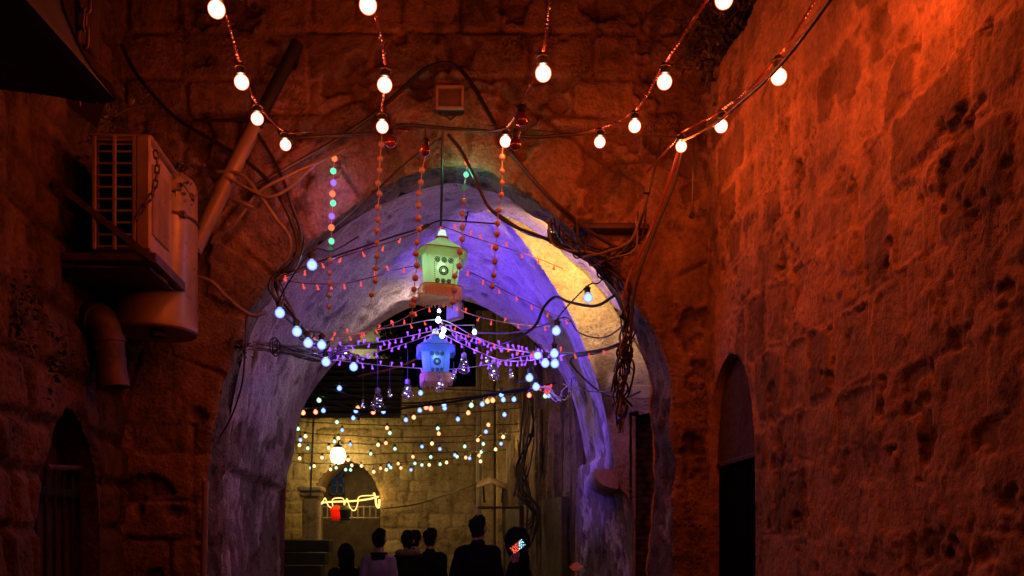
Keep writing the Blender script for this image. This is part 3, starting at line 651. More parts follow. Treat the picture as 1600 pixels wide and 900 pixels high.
def festoon(label, items, lead, tail, d=.068, kind='red', watts=E_RED, col=RED, group=None, wire='wire', wr=.0042, extra=()):
    """items: (px, py, Y[, kind]) bulbs in order along the wire; lead/tail: further wire points before/after"""
    p0 = P(*items[0][:3]); t = thing('festoon_string', label, 'string lights', p0, group)
    pts = [P(*q) for q in lead]
    for it in items:
        k = it[3] if len(it) > 3 else kind; c = P(*it[:3])
        pts.append(bulb(t, c, d, k, (watts * (.5 if c.y < 3.6 and kind == 'red' and it[0] < 1300 else 2.4 if it[0] > 1300 else 1)) if k == kind else 0, col))
    pts += [P(*q) for q in tail]
    twist(cr(pts, 10), wr).build('wire', M[wire], t); return t
GR = 'red festoon strings fanning out over the alley'
festoon('string of red bulbs running down beside the slanted pipe', [(340, 16, 3.5), (376, 129, 4.1), (402, 187, 4.8), (445, 227, 5.4)], [(318, -90, 3.1)], [(490, 205, 5.7)], group=GR)
festoon('string of red bulbs hanging straight above the row of bead strands', [(576, 10, 3.4), (602, 134, 4.0), (597, 199, 4.9), (609, 223, 5.3, 'unlit_red')], [(566, -100, 3.0)], [(640, 205, 5.5)], group=GR)
festoon('string of red bulbs with one dark bulb, right of the floodlight on the wall', [(848, 115, 3.7), (815, 188, 4.7, 'unlit_red'), (790, 222, 5.3)], [(880, -130, 2.8), (858, 0, 3.2)], [(760, 205, 5.75)], group=GR)
festoon('string of red bulbs passing under the dark bush at the wall top', [(1129, 0, 3.3), (1039, 129, 4.0), (992, 198, 4.8), (938, 223, 5.3)], [(1190, -120, 3.0)], [(890, 211, 5.7)], group=GR)
festoon('string of red bulbs strung along the rubble wall', [(1338, -64, 3.15), (1216, 121, 3.75), (1128, 198, 4.6), (1064, 230, 5.35)], [(1480, -260, 2.6)], [(1050, 225, 5.3), (1010, 270, 5.8)], group=GR)
# bluish white bulbs at the mouth of the vault
GB = 'bluish white festoon strings at the vault mouth'
festoon('string of bluish white bulbs curving down the left side of the arch', [(487, 415, 5.6), (437, 490, 5.75), (464, 519, 5.9), (481, 537, 6.05), (503, 540, 6.3), (509, 566, 6.5), (553, 574, 6.9)], [(560, 370, 5.9), (520, 392, 5.7)], [(575, 560, 7.1)], .066, 'blue', E_BLUE, BLUEW, GB, 'cable', .004)
festoon('string of bluish white bulbs bunched in front of the yellow lit plaster', [(918, 466, 6.2), (870, 518, 6.4), (866, 553, 6.6), (868, 569, 6.65), (852, 568, 6.7), (841, 556, 6.9), (828, 591, 7.3), (837, 605, 7.6)], [(965, 395, 6.1), (938, 440, 6.15)], [(800, 600, 8.0)], .066, 'blue', E_BLUE, BLUEW, GB, 'cable', .004)
# white star cluster over the blue lantern
t = thing('star_cluster', 'cluster of glaring white bulbs between the two lanterns', 'string lights', P(688, 510, 7.3))
sc_ = [(685, 500, 7.25), (693, 516, 7.3), (691, 524, 7.3), (686, 486, 7.3)]
for k, q in enumerate(sc_): bulb(t, P(*q), .045 if k < 3 else .03, 'cyan', .9 if k < 3 else 0, (.55, .8, 1))
bulb(t, P(741, 519, 7.5), .04, 'cyan', 1.5, (.55, .8, 1))
twist(path([(688, 450, 7.2), (686, 480, 7.25), (690, 505, 7.28), (712, 508, 7.35), (741, 508, 7.5)]), .003).build('wire', M['whitewire'], t)

# ------------------------------------------------------------ far festoon rows beyond the vault
import re
FAR = [
 (10.0, 'highest row of coloured bulbs, all blue', '440,108,b 948,138,b 1452,148,b'),
 (10.5, 'row of large coloured bulbs just under the hanging glass bulbs', '313,183,g 980,228,r 1012,236,r 1097,212,b 1265,215,g 1336,208,b 1366,190,o 1398,184,o 1464,180,b 1534,178,b'),
 (11.0, 'row of red and blue bulbs along the edge of the slatted awning', '217,262,o 290,257,r 340,248,b 543,250,b 557,233,r 650,258,r 718,254,b 943,246,b 1097,232,b'),
 (11.6, 'row of blue and orange bulbs over the top of the far wall', '527,295,b 561,292,unlit_red 856,306,b 908,290,o 1181,302,b 1248,262,o 1472,273,b'),
 (12.2, 'row of orange and green bulbs in pairs across the far wall', '183,362,g 425,320,g 740,356,o 758,388,g 1057,360,g 1061,392,o 1371,337,o 1358,380,b'),
 (12.8, 'row of yellow and blue bulbs just above the street lamp', '198,432,b 228,408,y 458,370,b 436,420,y 411,441,g 684,462,y 731,451,o 1020,454,y 1308,432,o 1466,412,y'),
 (13.4, 'row of green and blue bulbs level with the street lamp', '193,464,y 244,483,g 375,480,y 509,460,b 788,487,g 957,473,b 1069,488,b 1225,472,g 1340,456,g 1453,455,b'),
 (14.0, 'row of bulbs rising to a dense bunch at the yellow pilasters', '193,546,y 333,541,y 495,556,y 637,518,g 901,536,o 1014,538,g 1162,526,b 1177,536,g 1231,541,o 1255,546,b 1327,507,g 1315,528,o 1324,565,y 1418,490,y'),
 (14.6, 'lowest and densest row of coloured bulbs, over the far arch', '262,606,g 284,594,y 386,615,y 421,605,g 481,617,g 510,618,g 518,590,y 578,593,y 654,630,y 699,608,o 735,617,y 751,590,b 761,604,g 808,579,o 826,606,o 888,618,b 914,578,g 958,588,g 1003,587,y 1071,583,g 1111,572,y'),
]
rf = random.Random(5)
for Y, lab, s in FAR:
    its = []
    for q in s.split():
        a, b, k = q.split(','); its.append((420 + float(a) / 4, 580 + float(b) / 4, k))
    its.sort(); X = np.array([i[0] for i in its]); Yp = np.array([i[1] for i in its])
    deg = 2 if len(its) > 4 else 1; cf = np.polyfit(X, Yp, deg); base = np.polyval(cf, X)
    t = thing('festoon_string', lab, 'string lights', P(X[0], Yp[0], Y), 'coloured festoon rows beyond the vault')
    lx, rx = 452, 815; wob = [rf.uniform(-1.2, 1.2) for _ in range(40)]
    cpts = [P(x, np.polyval(cf, x) - 7 + wob[i], Y) for i, x in enumerate(np.linspace(lx, rx, 12))]
    MB().tube(cr(cpts, 5), .0065, 5).build('wire', M['cable'], t)
    for n_, (x, y, k) in enumerate(its):
        yy = min(max(y, np.polyval(cf, x) - 1), np.polyval(cf, x) + 60); d = .056 if Y > 12 else .06
        c = P(x, y, Y); top = bulb(t, c, d, k, (14 if x > 735 and k in 'yo' else .9 if n_ % 2 == 0 else 0) if k in LC else 0, LC.get(k))
        cab = P(x, np.polyval(cf, x) - 7, Y)
        if (cab - top).length > .015: MB().tube([top, cab], .004, 4).build('drop_wire', M['cable'], t)

# street lamp over the far arch: frosted oval on a bracket
t = thing('street_lamp', 'glowing oval street lamp over the far arch', 'lamp', P(528, 712, 15.6)); c = P(528, 712, 15.6)
gl = glow('lamp_glass', (1, .93, .7), (1, .7, .25), 6, 4)
MB().lathe([(.0, -.15), (.06, -.145), (.10, -.12), (.128, -.06), (.135, 0), (.128, .06), (.10, .12), (.06, .145), (0, .15)], c, 18).build('globe', gl, t)
MB().lathe([(.07, .13), (.09, .15), (.05, .19), (.02, .2)], c, 12).tube([c + Vector((0, 0, .19)), c + Vector((0, .1, .28)), c + Vector((0, .4, .26))], .015, 6).build('bracket', M['dark_metal'], t)
lamp(t, c, (1, .70, .15), 260, .16)
# golden rope light in the far arch
t = thing('rope_light', 'golden rope light looped in zigzags across the far arch', 'rope light', P(545, 785, 15.9)); rp = glow('rope_glow', (1, .62, .16), (1, .4, .05), 2.2, 1.6)
MB().tube(path([(496, 786, 15.9), (520, 784, 15.9), (550, 783, 15.9), (575, 780, 15.9), (592, 776, 15.9)], 4), .016, 5).tube(path([(496, 790, 15.88), (503, 787, 15.88), (508, 778, 15.88), (513, 790, 15.88), (520, 793, 15.88), (520, 780, 15.88), (536, 779, 15.88), (538, 790, 15.88), (542, 779, 15.88), (545, 788, 15.88), (549, 796, 15.88), (555, 797, 15.88), (559, 787, 15.88), (562, 776, 15.88), (586, 774, 15.88)], 4), .010, 5).tube(path([(584, 770, 15.86), (587, 778, 15.86), (588, 788, 15.86), (592, 793, 15.86), (593, 780, 15.86)], 4), .02, 5).build('tube', rp, t)
lamp(t, P(545, 789, 15.8), (1, .5, .1), 7, .05); lamp(t, P(588, 780, 15.8), (1, .55, .15), 4, .05)

# ------------------------------------------------------------ LED strings
def led_string(name, label, pts, Y0, n, col, kind, watts=0, every=6, group=None, wire='whitewire', wr=.0035, size=.0065):
    p = path(pts, 10); A = resample(p, n * 4 + 1); t = thing(name, label, 'string lights', Vector(A[0]), group)
    MB().tube(resample(p, 60), wr, 5).build('wire', M[wire], t); rr = random.Random(len(label) + n)
    for k in range(n):
        c = Vector(A[k * 4 + 2]); up = rr.random() < .35; s = 1 if up else -1
        o = place('led', LEDM[kind], t, c + Vector((rr.uniform(-.01, .01), rr.uniform(-.02, .02), s * .004)), (rr.uniform(-.5, .5) + (0 if up else PI), rr.uniform(-.5, .5), 0))
        if watts and k % every == every // 2: lamp(t, c + Vector((0, -.02, -.01)), col, watts, .03)
    return t
gm = {'violet': glow('violet_led', (.30, .07, 1), (.2, .03, 1), 2.1, 1.3), 'red_led': glow('red_led', (1, .10, .08), (1, .03, .02), 1.15, .8), 'spark': glow('fairy_led', (.95, .85, 1), (.7, .5, 1), 4, 3)}
LEDM = {k: MB().lathe([(.003, 0), (.005, .004), (.005, .020), (.0095, .025), (.0095, .033), (0, .038)], n=7).mesh('led', gm[k]) for k in ('violet', 'red_led')}
LEDM['dot'] = MB().lathe([(0, -.008), (.006, -.005), (.008, 0), (.006, .005), (0, .008)], n=6).mesh('led', gm['spark'])
GV = 'violet LED strings slung across the vault mouth'
led_string('led_string', 'violet LED string from the left plaster up to the white cluster', [(488, 545, 6.9), (530, 541, 7.1), (560, 539, 7.2), (620, 529, 7.3), (690, 514, 7.3)], 7, 22, VIO, 'violet', .22, 5, GV)
led_string('led_string', 'violet LED string sagging below the pale upper house', [(500, 562, 6.9), (540, 562, 7.0), (585, 551, 7.1), (630, 538, 7.2), (686, 518, 7.3)], 7, 19, VIO, 'violet', .22, 5, GV)
led_string('led_string', 'lowest violet LED string, passing behind the blue lantern', [(505, 560, 6.9), (560, 567, 7.2), (620, 573, 7.6), (700, 577, 8.0), (760, 570, 7.8), (812, 558, 7.4), (850, 552, 7.0)], 7, 23, VIO, 'violet', .22, 6, GV)
led_string('led_string', 'violet LED string from the white cluster to the right bulb bunch', [(694, 512, 7.3), (740, 528, 7.2), (790, 543, 7.1), (838, 553, 6.9), (880, 556, 6.8)], 7, 23, VIO, 'violet', .8, 4, GV)
led_string('led_string', 'violet LED string sagging under the right bulb bunch', [(695, 524, 7.3), (740, 546, 7.2), (780, 562, 7.1), (818, 564, 7.0), (858, 558, 6.8)], 7, 23, VIO, 'violet', .8, 4, GV)
led_string('led_string', 'short violet LED string level behind the white cluster', [(700, 515, 7.6), (735, 534, 7.7), (775, 543, 7.7), (826, 550, 7.5)], 7, 9, VIO, 'violet', .8, 4, GV)
GRL = 'red LED strings across the vault'
led_string('led_string', 'red LED string below the left blue bulb passing behind the green lantern', [(430, 436, 5.7), (480, 443, 5.9), (535, 443, 6.2), (585, 432, 6.4), (640, 417, 6.6), (700, 415, 6.8), (735, 425, 6.9), (790, 455, 7.0), (850, 484, 7.0), (895, 505, 7.0)], 7, 19, (1, .1, .1), 'red_led', .12, 8, GRL, 'rustwire' if 'rustwire' in M else 'wire')
led_string('led_string', 'upper red LED string tied to the top of the green lantern', [(432, 438, 5.7), (500, 412, 5.9), (560, 393, 6.0), (620, 375, 6.1), (665, 358, 6.15), (690, 354, 6.2), (730, 368, 6.4), (780, 384, 6.7), (830, 400, 6.9), (880, 420, 7.0)], 7, 17, (1, .1, .1), 'red_led', .12, 8, GRL, 'wire')
led_string('led_string', 'red LED string rising from the left plaster to the green lantern fringe', [(470, 522, 6.7), (530, 526, 6.9), (580, 517, 7.0), (620, 503, 7.0), (655, 485, 7.0), (700, 472, 7.0), (725, 487, 7.1), (760, 498, 7.2), (810, 507, 7.3), (860, 510, 7.2)], 7, 19, (1, .1, .1), 'red_led', .12, 8, GRL, 'whitewire')
led_string('led_string', 'red LED string level with the white cluster, ending at the tangled cables', [(480, 528, 6.8), (560, 520, 7.0), (630, 508, 7.2), (690, 500, 7.3), (740, 525, 7.2), (800, 545, 7.0), (880, 551, 6.7), (955, 553, 6.4)], 7, 21, (1, .1, .1), 'red_led', .12, 8, GRL, 'whitewire')

# ------------------------------------------------------------ strands of plastic balls
BALL = {'off': M['ball']}
for k, (c, r_) in {'red': ((1, .22, .08), (1, .06, .02)), 'green': ((.2, 1, .55), (.02, .6, .3)), 'violet': ((.36, .18, 1), (.2, .04, 1)), 'blue': ((.6, .8, 1), (.2, .5, 1)), 'dimg': ((.08, .22, .1), (.03, .12, .06))}.items(): BALL[k] = glow('lit_ball_' + k, c, r_, 1.25 if k != 'dimg' else .6, 1.0 if k != 'dimg' else .5)
BLC = {'red': (1, .2, .06), 'green': (.06, 1, .55), 'violet': (.38, .1, 1), 'blue': (.3, .5, 1)}
BME = {k: MB().lathe([(0, -1), (.38, -.92), (.71, -.71), (.92, -.38), (1, 0), (.92, .38), (.71, .71), (.38, .92), (0, 1)], n=14).mesh('ball', m) for k, m in BALL.items()}
def strand(label, xs, ys, Y, lit={}, r=.018, top=None, gw=.4):
    pts = [P(x + random.gauss(0, .9), y + random.gauss(0, 1.6), Y + random.gauss(0, .01)) for x, y in zip(xs, ys)]
    t = thing('bead_strand', label, 'bead strand', pts[0], 'strands of plastic balls hanging before the arch')
    a = P(top[0], top[1], Y) if top else pts[0] + Vector((0, 0, .1))
    MB().tube(cr([a] + pts + [pts[-1] - Vector((0.004, 0, .05))], 4), .0028, 5).build('cord', M['ball'], t)
    for i, p in enumerate(pts):
        k = lit.get(i, 'off'); o = place('ball', BME[k], t, p, (0, 0, 0), r * random.uniform(.92, 1.05))
        if k in BLC: lamp(t, p + Vector((0, 0.0, 0)), BLC[k], {'red': .4, 'green': gw, 'violet': 1.7}[k], r * 1.2)
def lin(a, b, n): return list(np.linspace(a, b, n))
strand('bead strand lit in red, green and violet on the left', lin(522, 514, 14), lin(250, 478, 14), 5.85, {0: 'red', 1: 'green', 2: 'violet', 3: 'red', 4: 'green', 5: 'violet', 6: 'red', 7: 'green', 8: 'dimg'}, .021, (521, 235))
strand('unlit bead strand hanging under the straight red bulb string', [595, 595, 594, 592, 592, 591, 591, 590, 590, 589, 588, 586, 581], lin(228, 458, 13), 5.5, {}, .0185, (597, 205))
strand('unlit bead strand close to the left edge of the green lantern', lin(658, 646, 12), lin(266, 470, 12), 5.4, {}, .0195, (666, 240))
strand('bead strand with its top balls lit red and green, before the green lantern', [728, 727, 726, 723, 722, 721, 720, 719, 716, 712, 710, 708], lin(254, 474, 12), 5.85, {0: 'red', 1: 'green', 2: 'dimg'}, .020, (728, 225), 4.0)
strand('unlit bead strand hanging right of the green lantern', lin(786, 769, 11), lin(247, 450, 11), 5.4, {}, .0185, (786, 222))
strand('short end of beads hanging below the left edge of the lantern fringe', [645, 644], [480, 490], 5.42, {}, .0195, (646, 470))
# two dark red bulbs above the beads
for lab, q in (('unlit dark red bulb hanging above the beads left of the apex', (665, 237, 5.0)), ('unlit dark red bulb below the string with the dark bulb', (806, 226, 4.6))):
    t = thing('red_bulb', lab, 'bulb', P(*q)); c = P(*q); e = bulb(t, c, .06, 'unlit_red', 0)
    MB().tube([e - Vector((0, 0, .015)), e + Vector((.0, 0, .07))], .005, 5).build('wire', M['cable'], t)

# ------------------------------------------------------------ lanterns
def cloth(name, col, trans, em, es):
    m, n, o = newmat(name); tc = node(n, 'ShaderNodeTexCoord')
    wv = node(n, 'ShaderNodeTexWave', wave_type='BANDS', bands_direction='Z', i_Scale=22.0, i_Distortion=.4); n.links.new(tc.outputs['Object'], wv.inputs[0])
    c = mix(n, ramp(n, wv.outputs['Fac'], .2, .9, (.75,) * 3, (1,) * 3), tuple(x * .7 for x in col), col)
    a = node(n, 'ShaderNodeBsdfDiffuse'); b = node(n, 'ShaderNodeBsdfTranslucent'); n.links.new(c, a.inputs[0]); n.links.new(c, b.inputs[0])
    mx0 = node(n, 'ShaderNodeMixShader', i_0=trans); n.links.new(a.outputs[0], mx0.inputs[1]); n.links.new(b.outputs[0], mx0.inputs[2])
    tp = node(n, 'ShaderNodeBsdfTransparent'); tp.inputs[0].default_value = rgba(tuple(min(1, x * 1.4) for x in col)); mx = node(n, 'ShaderNodeMixShader', i_0=.10); n.links.new(mx0.outputs[0], mx.inputs[1]); n.links.new(tp.outputs[0], mx.inputs[2])
    n.links.new(mx.outputs[0], o.inputs[0]); return m
def lantern(label, px, py, Y, s, cbody, cfr, lampcol, watts, rotz, tiltv):
    c = P(px, py, Y); t = thing('lantern', label, 'lantern', c); R = Matrix.Rotation(tiltv, 3, 'Y') @ Matrix.Rotation(rotz, 3, 'Z')
    cb = cloth('lantern_cloth', cbody, .6, None, 0); cf = cloth('lantern_fringe', cfr, .45, None, 0); trim = plain('lantern_trim', (.25, .07, .03), .6); ink = plain('lantern_print', (.02, .05, .03), .7)
    # square plan with rounded corners: half widths in units of s
    n = 40; prof = [(.475, -.62), (.485, -.45), (.50, -.25), (.515, -.05), (.53, .12), (.545, .28), (.555, .42)]; pr = []
    for i in range(len(prof) - 1):
        for k in range(5): f = k / 5; r0 = prof[i][0] * (1 - f) + prof[i + 1][0] * f; pr.append((r0 * s + (.006 if k % 2 else 0) * s, (prof[i][1] * (1 - f) + prof[i + 1][1] * f) * s))
    pr.append((.555 * s, .42 * s))
    bm_ = MB(); bm_.lathe(pr, c, n, R, 4.2); bm_.f = bm_.f[:-2]; body = bm_.build('body', cb, t)
    rm = MB().lathe([(.72 * s, .44 * s), (.55 * s, .57 * s), (.30 * s, .75 * s), (.17 * s, .86 * s), (.15 * s, .88 * s)], c, n, R, 4.2); rm.f = rm.f[:-2]; rm.build('roof', cb, t)
    # fringes: separate hanging threads over a band
    for (r0, r1, z0, z1, nm, cm) in ((.715, .735, .44, .14, 'upper_fringe', cb), (.62, .62, -.62, -.98, 'lower_fringe', cf)):
        fm = MB(); nn = 110; rr = random.Random(nn)
        for k in range(nn):
            t0, t1 = 2 * PI * k / nn, 2 * PI * (k + .82) / nn; zz = z1 + rr.uniform(-.05, .06); pt = []
            for (r_, z_) in ((r0, z0), ((r0 + r1) / 2, (z0 + zz) / 2), (r1 + rr.uniform(-.015, .015), zz)):
                for tv in (t0, t1):
                    q = 1 / (abs(math.cos(tv)) ** 4.2 + abs(math.sin(tv)) ** 4.2) ** (1 / 4.2); pt.append(c + R @ Vector((r_ * s * q * math.cos(tv), r_ * s * q * math.sin(tv), z_ * s)))
            fm.add(pt, [(0, 1, 3, 2), (2, 3, 5, 4)])
        fm.build(nm, cm, t)
    tm = MB()
    for (r_, z_) in ((.73, .445), (.63, -.615), (.49, -.61)):
        ring = []
        for k in range(n + 1):
            tv = 2 * PI * k / n; q = 1 / (abs(math.cos(tv)) ** 4.2 + abs(math.sin(tv)) ** 4.2) ** (1 / 4.2); ring.append(c + R @ Vector((r_ * s * q * math.cos(tv), r_ * s * q * math.sin(tv), z_ * s)))
        tm.tube(ring, .012 * s, 6)
    fl = MB().lathe([(.49 * s, -.615 * s), (.52 * s, -.615 * s), (.52 * s, -.625 * s), (.49 * s, -.625 * s)], c, n, R, 4.2); tm.v, tm.f = tm.v, tm.f; tm.add(fl.v, fl.f)
    tm.build('trim', trim, t)
    # printed medallions on the face turned to the camera
    pm = MB(); Rf = R @ Matrix.Rotation(-PI / 2, 3, 'Z')
    def disc(x, z, r_, wd, fill=False):
        rad = .48 + (z + .62) / 1.04 * .08 + .018; b = c + R @ Vector((x * s, -rad * s, z * s)); Mx = R @ Matrix.Rotation(PI / 2, 3, 'X')
        pm.torus(b, r_ * s, wd * s, Mx, 16, 5)
        if fill: pm.torus(b, r_ * s * .45, wd * s * 1.5, Mx, 12, 5)
    for x in (-.2, 0, .2): disc(x, .10, .072, .013, True); disc(x * .85, -.50, .06, .012, True)
    disc(0, -.2, .125, .022); disc(0, -.2, .07, .016)
    for k in range(6):
        a_ = PI * k / 3; rad = .515; b = c + R @ Vector((.1 * s * math.cos(a_), -rad * s, (-.2 + .1 * math.sin(a_)) * s)); pm.torus(b, .028 * s, .013 * s, R @ Matrix.Rotation(PI / 2, 3, 'X'), 8, 4)
    for sx in (-1, 1):
        for k in range(9): b = c + R @ Vector(((.25 + .004 * k) * sx * s, -(.505 + .0055 * k) * s, (-.42 + .055 * k) * s)); pm.box(b, (.03 * s, .012 * s, .02 * s), R)
    pm.build('print', ink, body)
    # bulb cap and cord
    top = c + R @ Vector((0, 0, .88 * s)); MB().lathe([(.19 * s, 0), (.20 * s, .05 * s), (.15 * s, .06 * s)], top, 16, R, None).build('collar', trim, t)
    MB().lathe([(.10 * s, .06 * s), (.10 * s, .2 * s), (.07 * s, .24 * s), (.02 * s, .3 * s)], top, 12, R).build('cap', M['socket'], t)
    MB().lathe([(.13 * s, .06 * s), (.14 * s, .1 * s), (.12 * s, .2 * s), (.10 * s, .26 * s)], top, 12, R).build('glass_neck', glow('lantern_neck', (.75, 1, .95), (.4, .9, .8), 1.0, .8), t)
    bulb(t, c + Vector((0, 0, .05 * s)), .065, 'cyan', 0); lamp(t, c + Vector((0, 0, .05 * s)), lampcol, watts, .04)
    return t, top + R @ Vector((0, 0, .28 * s))
LG = lantern('green lit square paper lantern with yellow fringe and round printed motifs', 689, 420, 6.2, .232, (.46, .74, .36), (.95, .78, .22), (.8, 1, .85), 3.2, math.radians(14), math.radians(2))
LB = lantern('blue lit square paper lantern with a dull fringe below the white cluster', 681, 561, 7.9, .228, (.22, .45, .66), (.7, .5, .2), (.3, .55, 1), 1.6, math.radians(10), math.radians(-1))

# ------------------------------------------------------------ hanging clear glass bulbs with fairy lights in them
gm_, gn, go = newmat('clear_glass'); b_ = node(gn, 'ShaderNodeBsdfGlass', i_IOR=1.45, i_Roughness=.02); b_.inputs[0].default_value = (.93, .9, 1, 1); tr = node(gn, 'ShaderNodeBsdfTransparent'); lw = node(gn, 'ShaderNodeLayerWeight', i_Blend=.35)
gs = node(gn, 'ShaderNodeBsdfGlossy', i_Roughness=.06); mx = node(gn, 'ShaderNodeMixShader'); gn.links.new(ramp(gn, lw.outputs['Facing'], .1, .95, (.07,) * 3, (.6,) * 3), mx.inputs[0]); gn.links.new(tr.outputs[0], mx.inputs[1]); gn.links.new(gs.outputs[0], mx.inputs[2]); gn.links.new(mx.outputs[0], go.inputs[0])
wire_gl = plain('fairy_wire', (.34, .28, .42), .4, .3)
GLB = {}
def glass_bulb(label, px, py, Y, d, ytop, small=False, dots=5):
    c = P(px, py, Y); t = thing('glass_bulb', label, 'glass bulb', c, 'clear glass bulbs hanging on thin cords')
    MB().lathe(bulb_prof(d, d * 1.45), c + Vector((0, 0, d * .7)), 20).build('glass', gm_, t)
    MB().lathe([(d * .2, d * .66), (d * .22, d * .7), (d * .22, d * .98), (d * .12, d * 1.05), (.004, d * 1.12)], c, 12).build('cap', wire_gl, t)
    MB().tube([c + Vector((0, 0, d)), P(px, ytop, Y)], .0035, 5).build('cord', M['cable'], t)
    rr = random.Random(px); q = []
    for k in range(22):
        a = k * 1.1; rad = d * .36 * abs(math.sin(k / 22 * PI * 1.3 + .3)); q.append(c + Vector((rad * math.cos(a), rad * math.sin(a), d * (-.42 + .9 * k / 22))))
    MB().tube(cr(q, 3), d * .022, 4).build('fairy_wire', wire_gl, t)
    for k in range(dots): place('led', LEDM['dot'], t, q[rr.randrange(len(q))] + Vector((rr.uniform(-.01, .01), -.01, 0)), None, rr.uniform(.45, .9) * (1 if not small else .7))
    lamp(t, c + Vector((0, -d * .6, -d * .2)), (.8, .6, 1), .05, .01)
for a in (('large glass bulb hanging lowest, left of the blue lantern', 590, 627, 8.2, .115, 540), ('large glass bulb next to the blue lantern on its left', 637, 612, 8.2, .108, 545), ('large glass bulb just right of the blue lantern body', 725, 571, 7.6, .1, 542),
          ('large glass bulb before the yellow house corner', 772, 581, 7.6, .1, 556), ('glass bulb hanging in front of the blue lantern fringe', 687, 602, 7.4, .085, 580)): glass_bulb(*a)
for a in (('tiny glass bulb left of the lowest glass bulb', 567, 633, 8.4, .05, 560), ('tiny glass bulb between the two large left glass bulbs', 609, 616, 8.4, .05, 565), ('tiny glass bulb at the right edge of the blue lantern fringe', 709, 588, 7.8, .05, 565),
          ('tiny glass bulb furthest right before the yellow house corner', 798, 586, 7.8, .05, 560), ('tiny glass bulb above the violet string near the house corner', 761, 562, 7.5, .045, 548)): glass_bulb(*a, small=True, dots=4)
# ------------------------------------------------------------ things on the left: air conditioner, tank, pipes, canopy
RZ = Matrix.Rotation(math.radians(4.57), 3, 'Z')
ac = thing('air_conditioner', 'outdoor air conditioner unit with a barred coil side on a wall bracket', 'air conditioner', P(205, 395, 5.1))
a, b = P(146, 214, 4.92), P(237, 392, 4.92); wd, hg = b.x - a.x, a.z - b.z; dep = .44; cx, cz = (a.x + b.x) / 2, (a.z + b.z) / 2
cen = Vector((cx - .03, 4.92 + dep / 2, cz))
MB().box(cen + Vector((.0, .02, 0)), (wd - .03, dep - .02, hg - .02), R=RZ, bev=.012).build('casing', M['white_metal'], ac)
MB().box(Vector((cx - .025, 4.92 + .02, cz)), (wd * .66, .01, hg * .88)).build('coil', M['black'], ac)
gr = MB(); x0, x1 = a.x, a.x + wd * .76
for k in range(3): gr.box((x0 + .012 + (x1 - x0 - .024) * k / 2, 4.905, cz), (.022, .014, hg), bev=.004)
for k in range(10): gr.box(((x0 + x1) / 2, 4.908, b.z + .02 + (hg - .04) * k / 9), (x1 - x0, .012, .012), bev=.003)
gr.box((x1 + (b.x - x1) / 2, 4.906, cz), (b.x - x1, .022, hg), bev=.008)
gr.build('coil_guard', M['white_metal'], ac)
MB().box(cen + Vector((0, .01, hg / 2 + .005)), (wd + .02, dep + .05, .025), R=RZ, bev=.01).build('top_cover', M['white_metal'], ac)
m = MB()
for k in range(14): m.box(cen + RZ @ Vector((wd / 2 - .008, -.15 + .022 * k, 0)), (.012, .012, hg * .62), R=RZ)
m.build('side_louvre', M['white_metal'], ac)
br = thing('wall_bracket', 'angle iron shelf carrying the air conditioner', 'bracket', P(180, 402, 5.1)); z0 = b.z - .035
q0, q1 = P(80, 403, 4.95), P(222, 403, 4.95)
MB().box(((q0.x + q1.x) / 2, 4.93, z0), (q1.x - q0.x + .1, .05, .045), bev=.004).build('front_rail', M['rust'], br)
MB().box(((q0.x + q1.x) / 2 - .05, 5.44, z0), (q1.x - q0.x + .1, .05, .045), bev=.004).build('rear_rail', M['rust'], br)
MB().box((q1.x + .045, 5.20, z0 - .005), (.05, .58, .06), R=RZ, bev=.004).build('end_rail', M['rust'], br)
MB().box(((q0.x + q1.x) / 2 + .02, 5.19, z0 - .045), (.50, .50, .012), R=RZ).build('tray', M['rust'], br)
MB().box((q0.x + .28, 4.9, z0 + .22), (.035, .02, .78), R=Matrix.Rotation(math.radians(-52), 3, 'Y')).build('brace', M['rust'], br)
tk = thing('water_tank', 'upright painted cylindrical tank strapped behind the air conditioner', 'tank', P(243, 522, 5.58)); c = P(243, 522, 5.58); r = .253; H = P(0, 286, 5.58).z - c.z
MB().lathe([(0, .012), (r * .95, .012), (r * .95, .004)], c, 48).build('base', M['black'], tk)  # underside coloured near black to stand in for the shade beneath the tank
MB().lathe([(r * .96, .0), (r, .012), (r, .05), (r * .985, .055), (r * .985, H - .03), (r * .97, H - .008), (r * .9, H + .02), (0, H + .05)], c, 48).build('body', M['tank'], tk)
MB().torus(c + Vector((0, 0, H * .74)), r * .995, .010, None, 48, 6).box(c + Vector((.21, -.13, H * .74)), (.05, .04, .035)).build('strap', M['rust'], tk)
MB().lathe([(0, 0), (.05, .01), (.05, .04), (.03, .05)], c + Vector((.05, -.1, -.05)), 12).build('drain_plug', M['rust'], tk)
el = thing('flue_elbow', 'fat rusty flue elbow bending down under the tank', 'pipe', P(160, 600, 5.3))
MB().tube(cr([P(118, 488, 5.5), P(140, 492, 5.35), P(158, 500, 5.3), P(168, 525, 5.3), P(172, 560, 5.3), P(177, 603, 5.3)], 6), .088, 20).tube(cr([P(169, 528, 5.3), P(171, 538, 5.3)], 3), .094, 20).tube(cr([P(175, 592, 5.3), P(177, 606, 5.3)], 3), .093, 20).build('elbow', M['rust'], el)
MB().tube([P(150, 497, 5.32), P(156, 500, 5.3)], .097, 20).build('collar', M['rust'], el)
sp = thing('slanted_pipe', 'thick grey plastic pipe slanting up across the arch face', 'pipe', P(306, 384, 5.83))
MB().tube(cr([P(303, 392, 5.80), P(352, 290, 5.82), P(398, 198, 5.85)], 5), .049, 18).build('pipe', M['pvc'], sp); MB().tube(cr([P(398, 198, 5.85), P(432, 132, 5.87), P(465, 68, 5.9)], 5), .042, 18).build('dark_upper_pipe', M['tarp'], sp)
MB().tube(cr([P(345, 303, 5.82), P(352, 289, 5.82)], 2), .054, 18).build('joint', M['pvc'], sp)
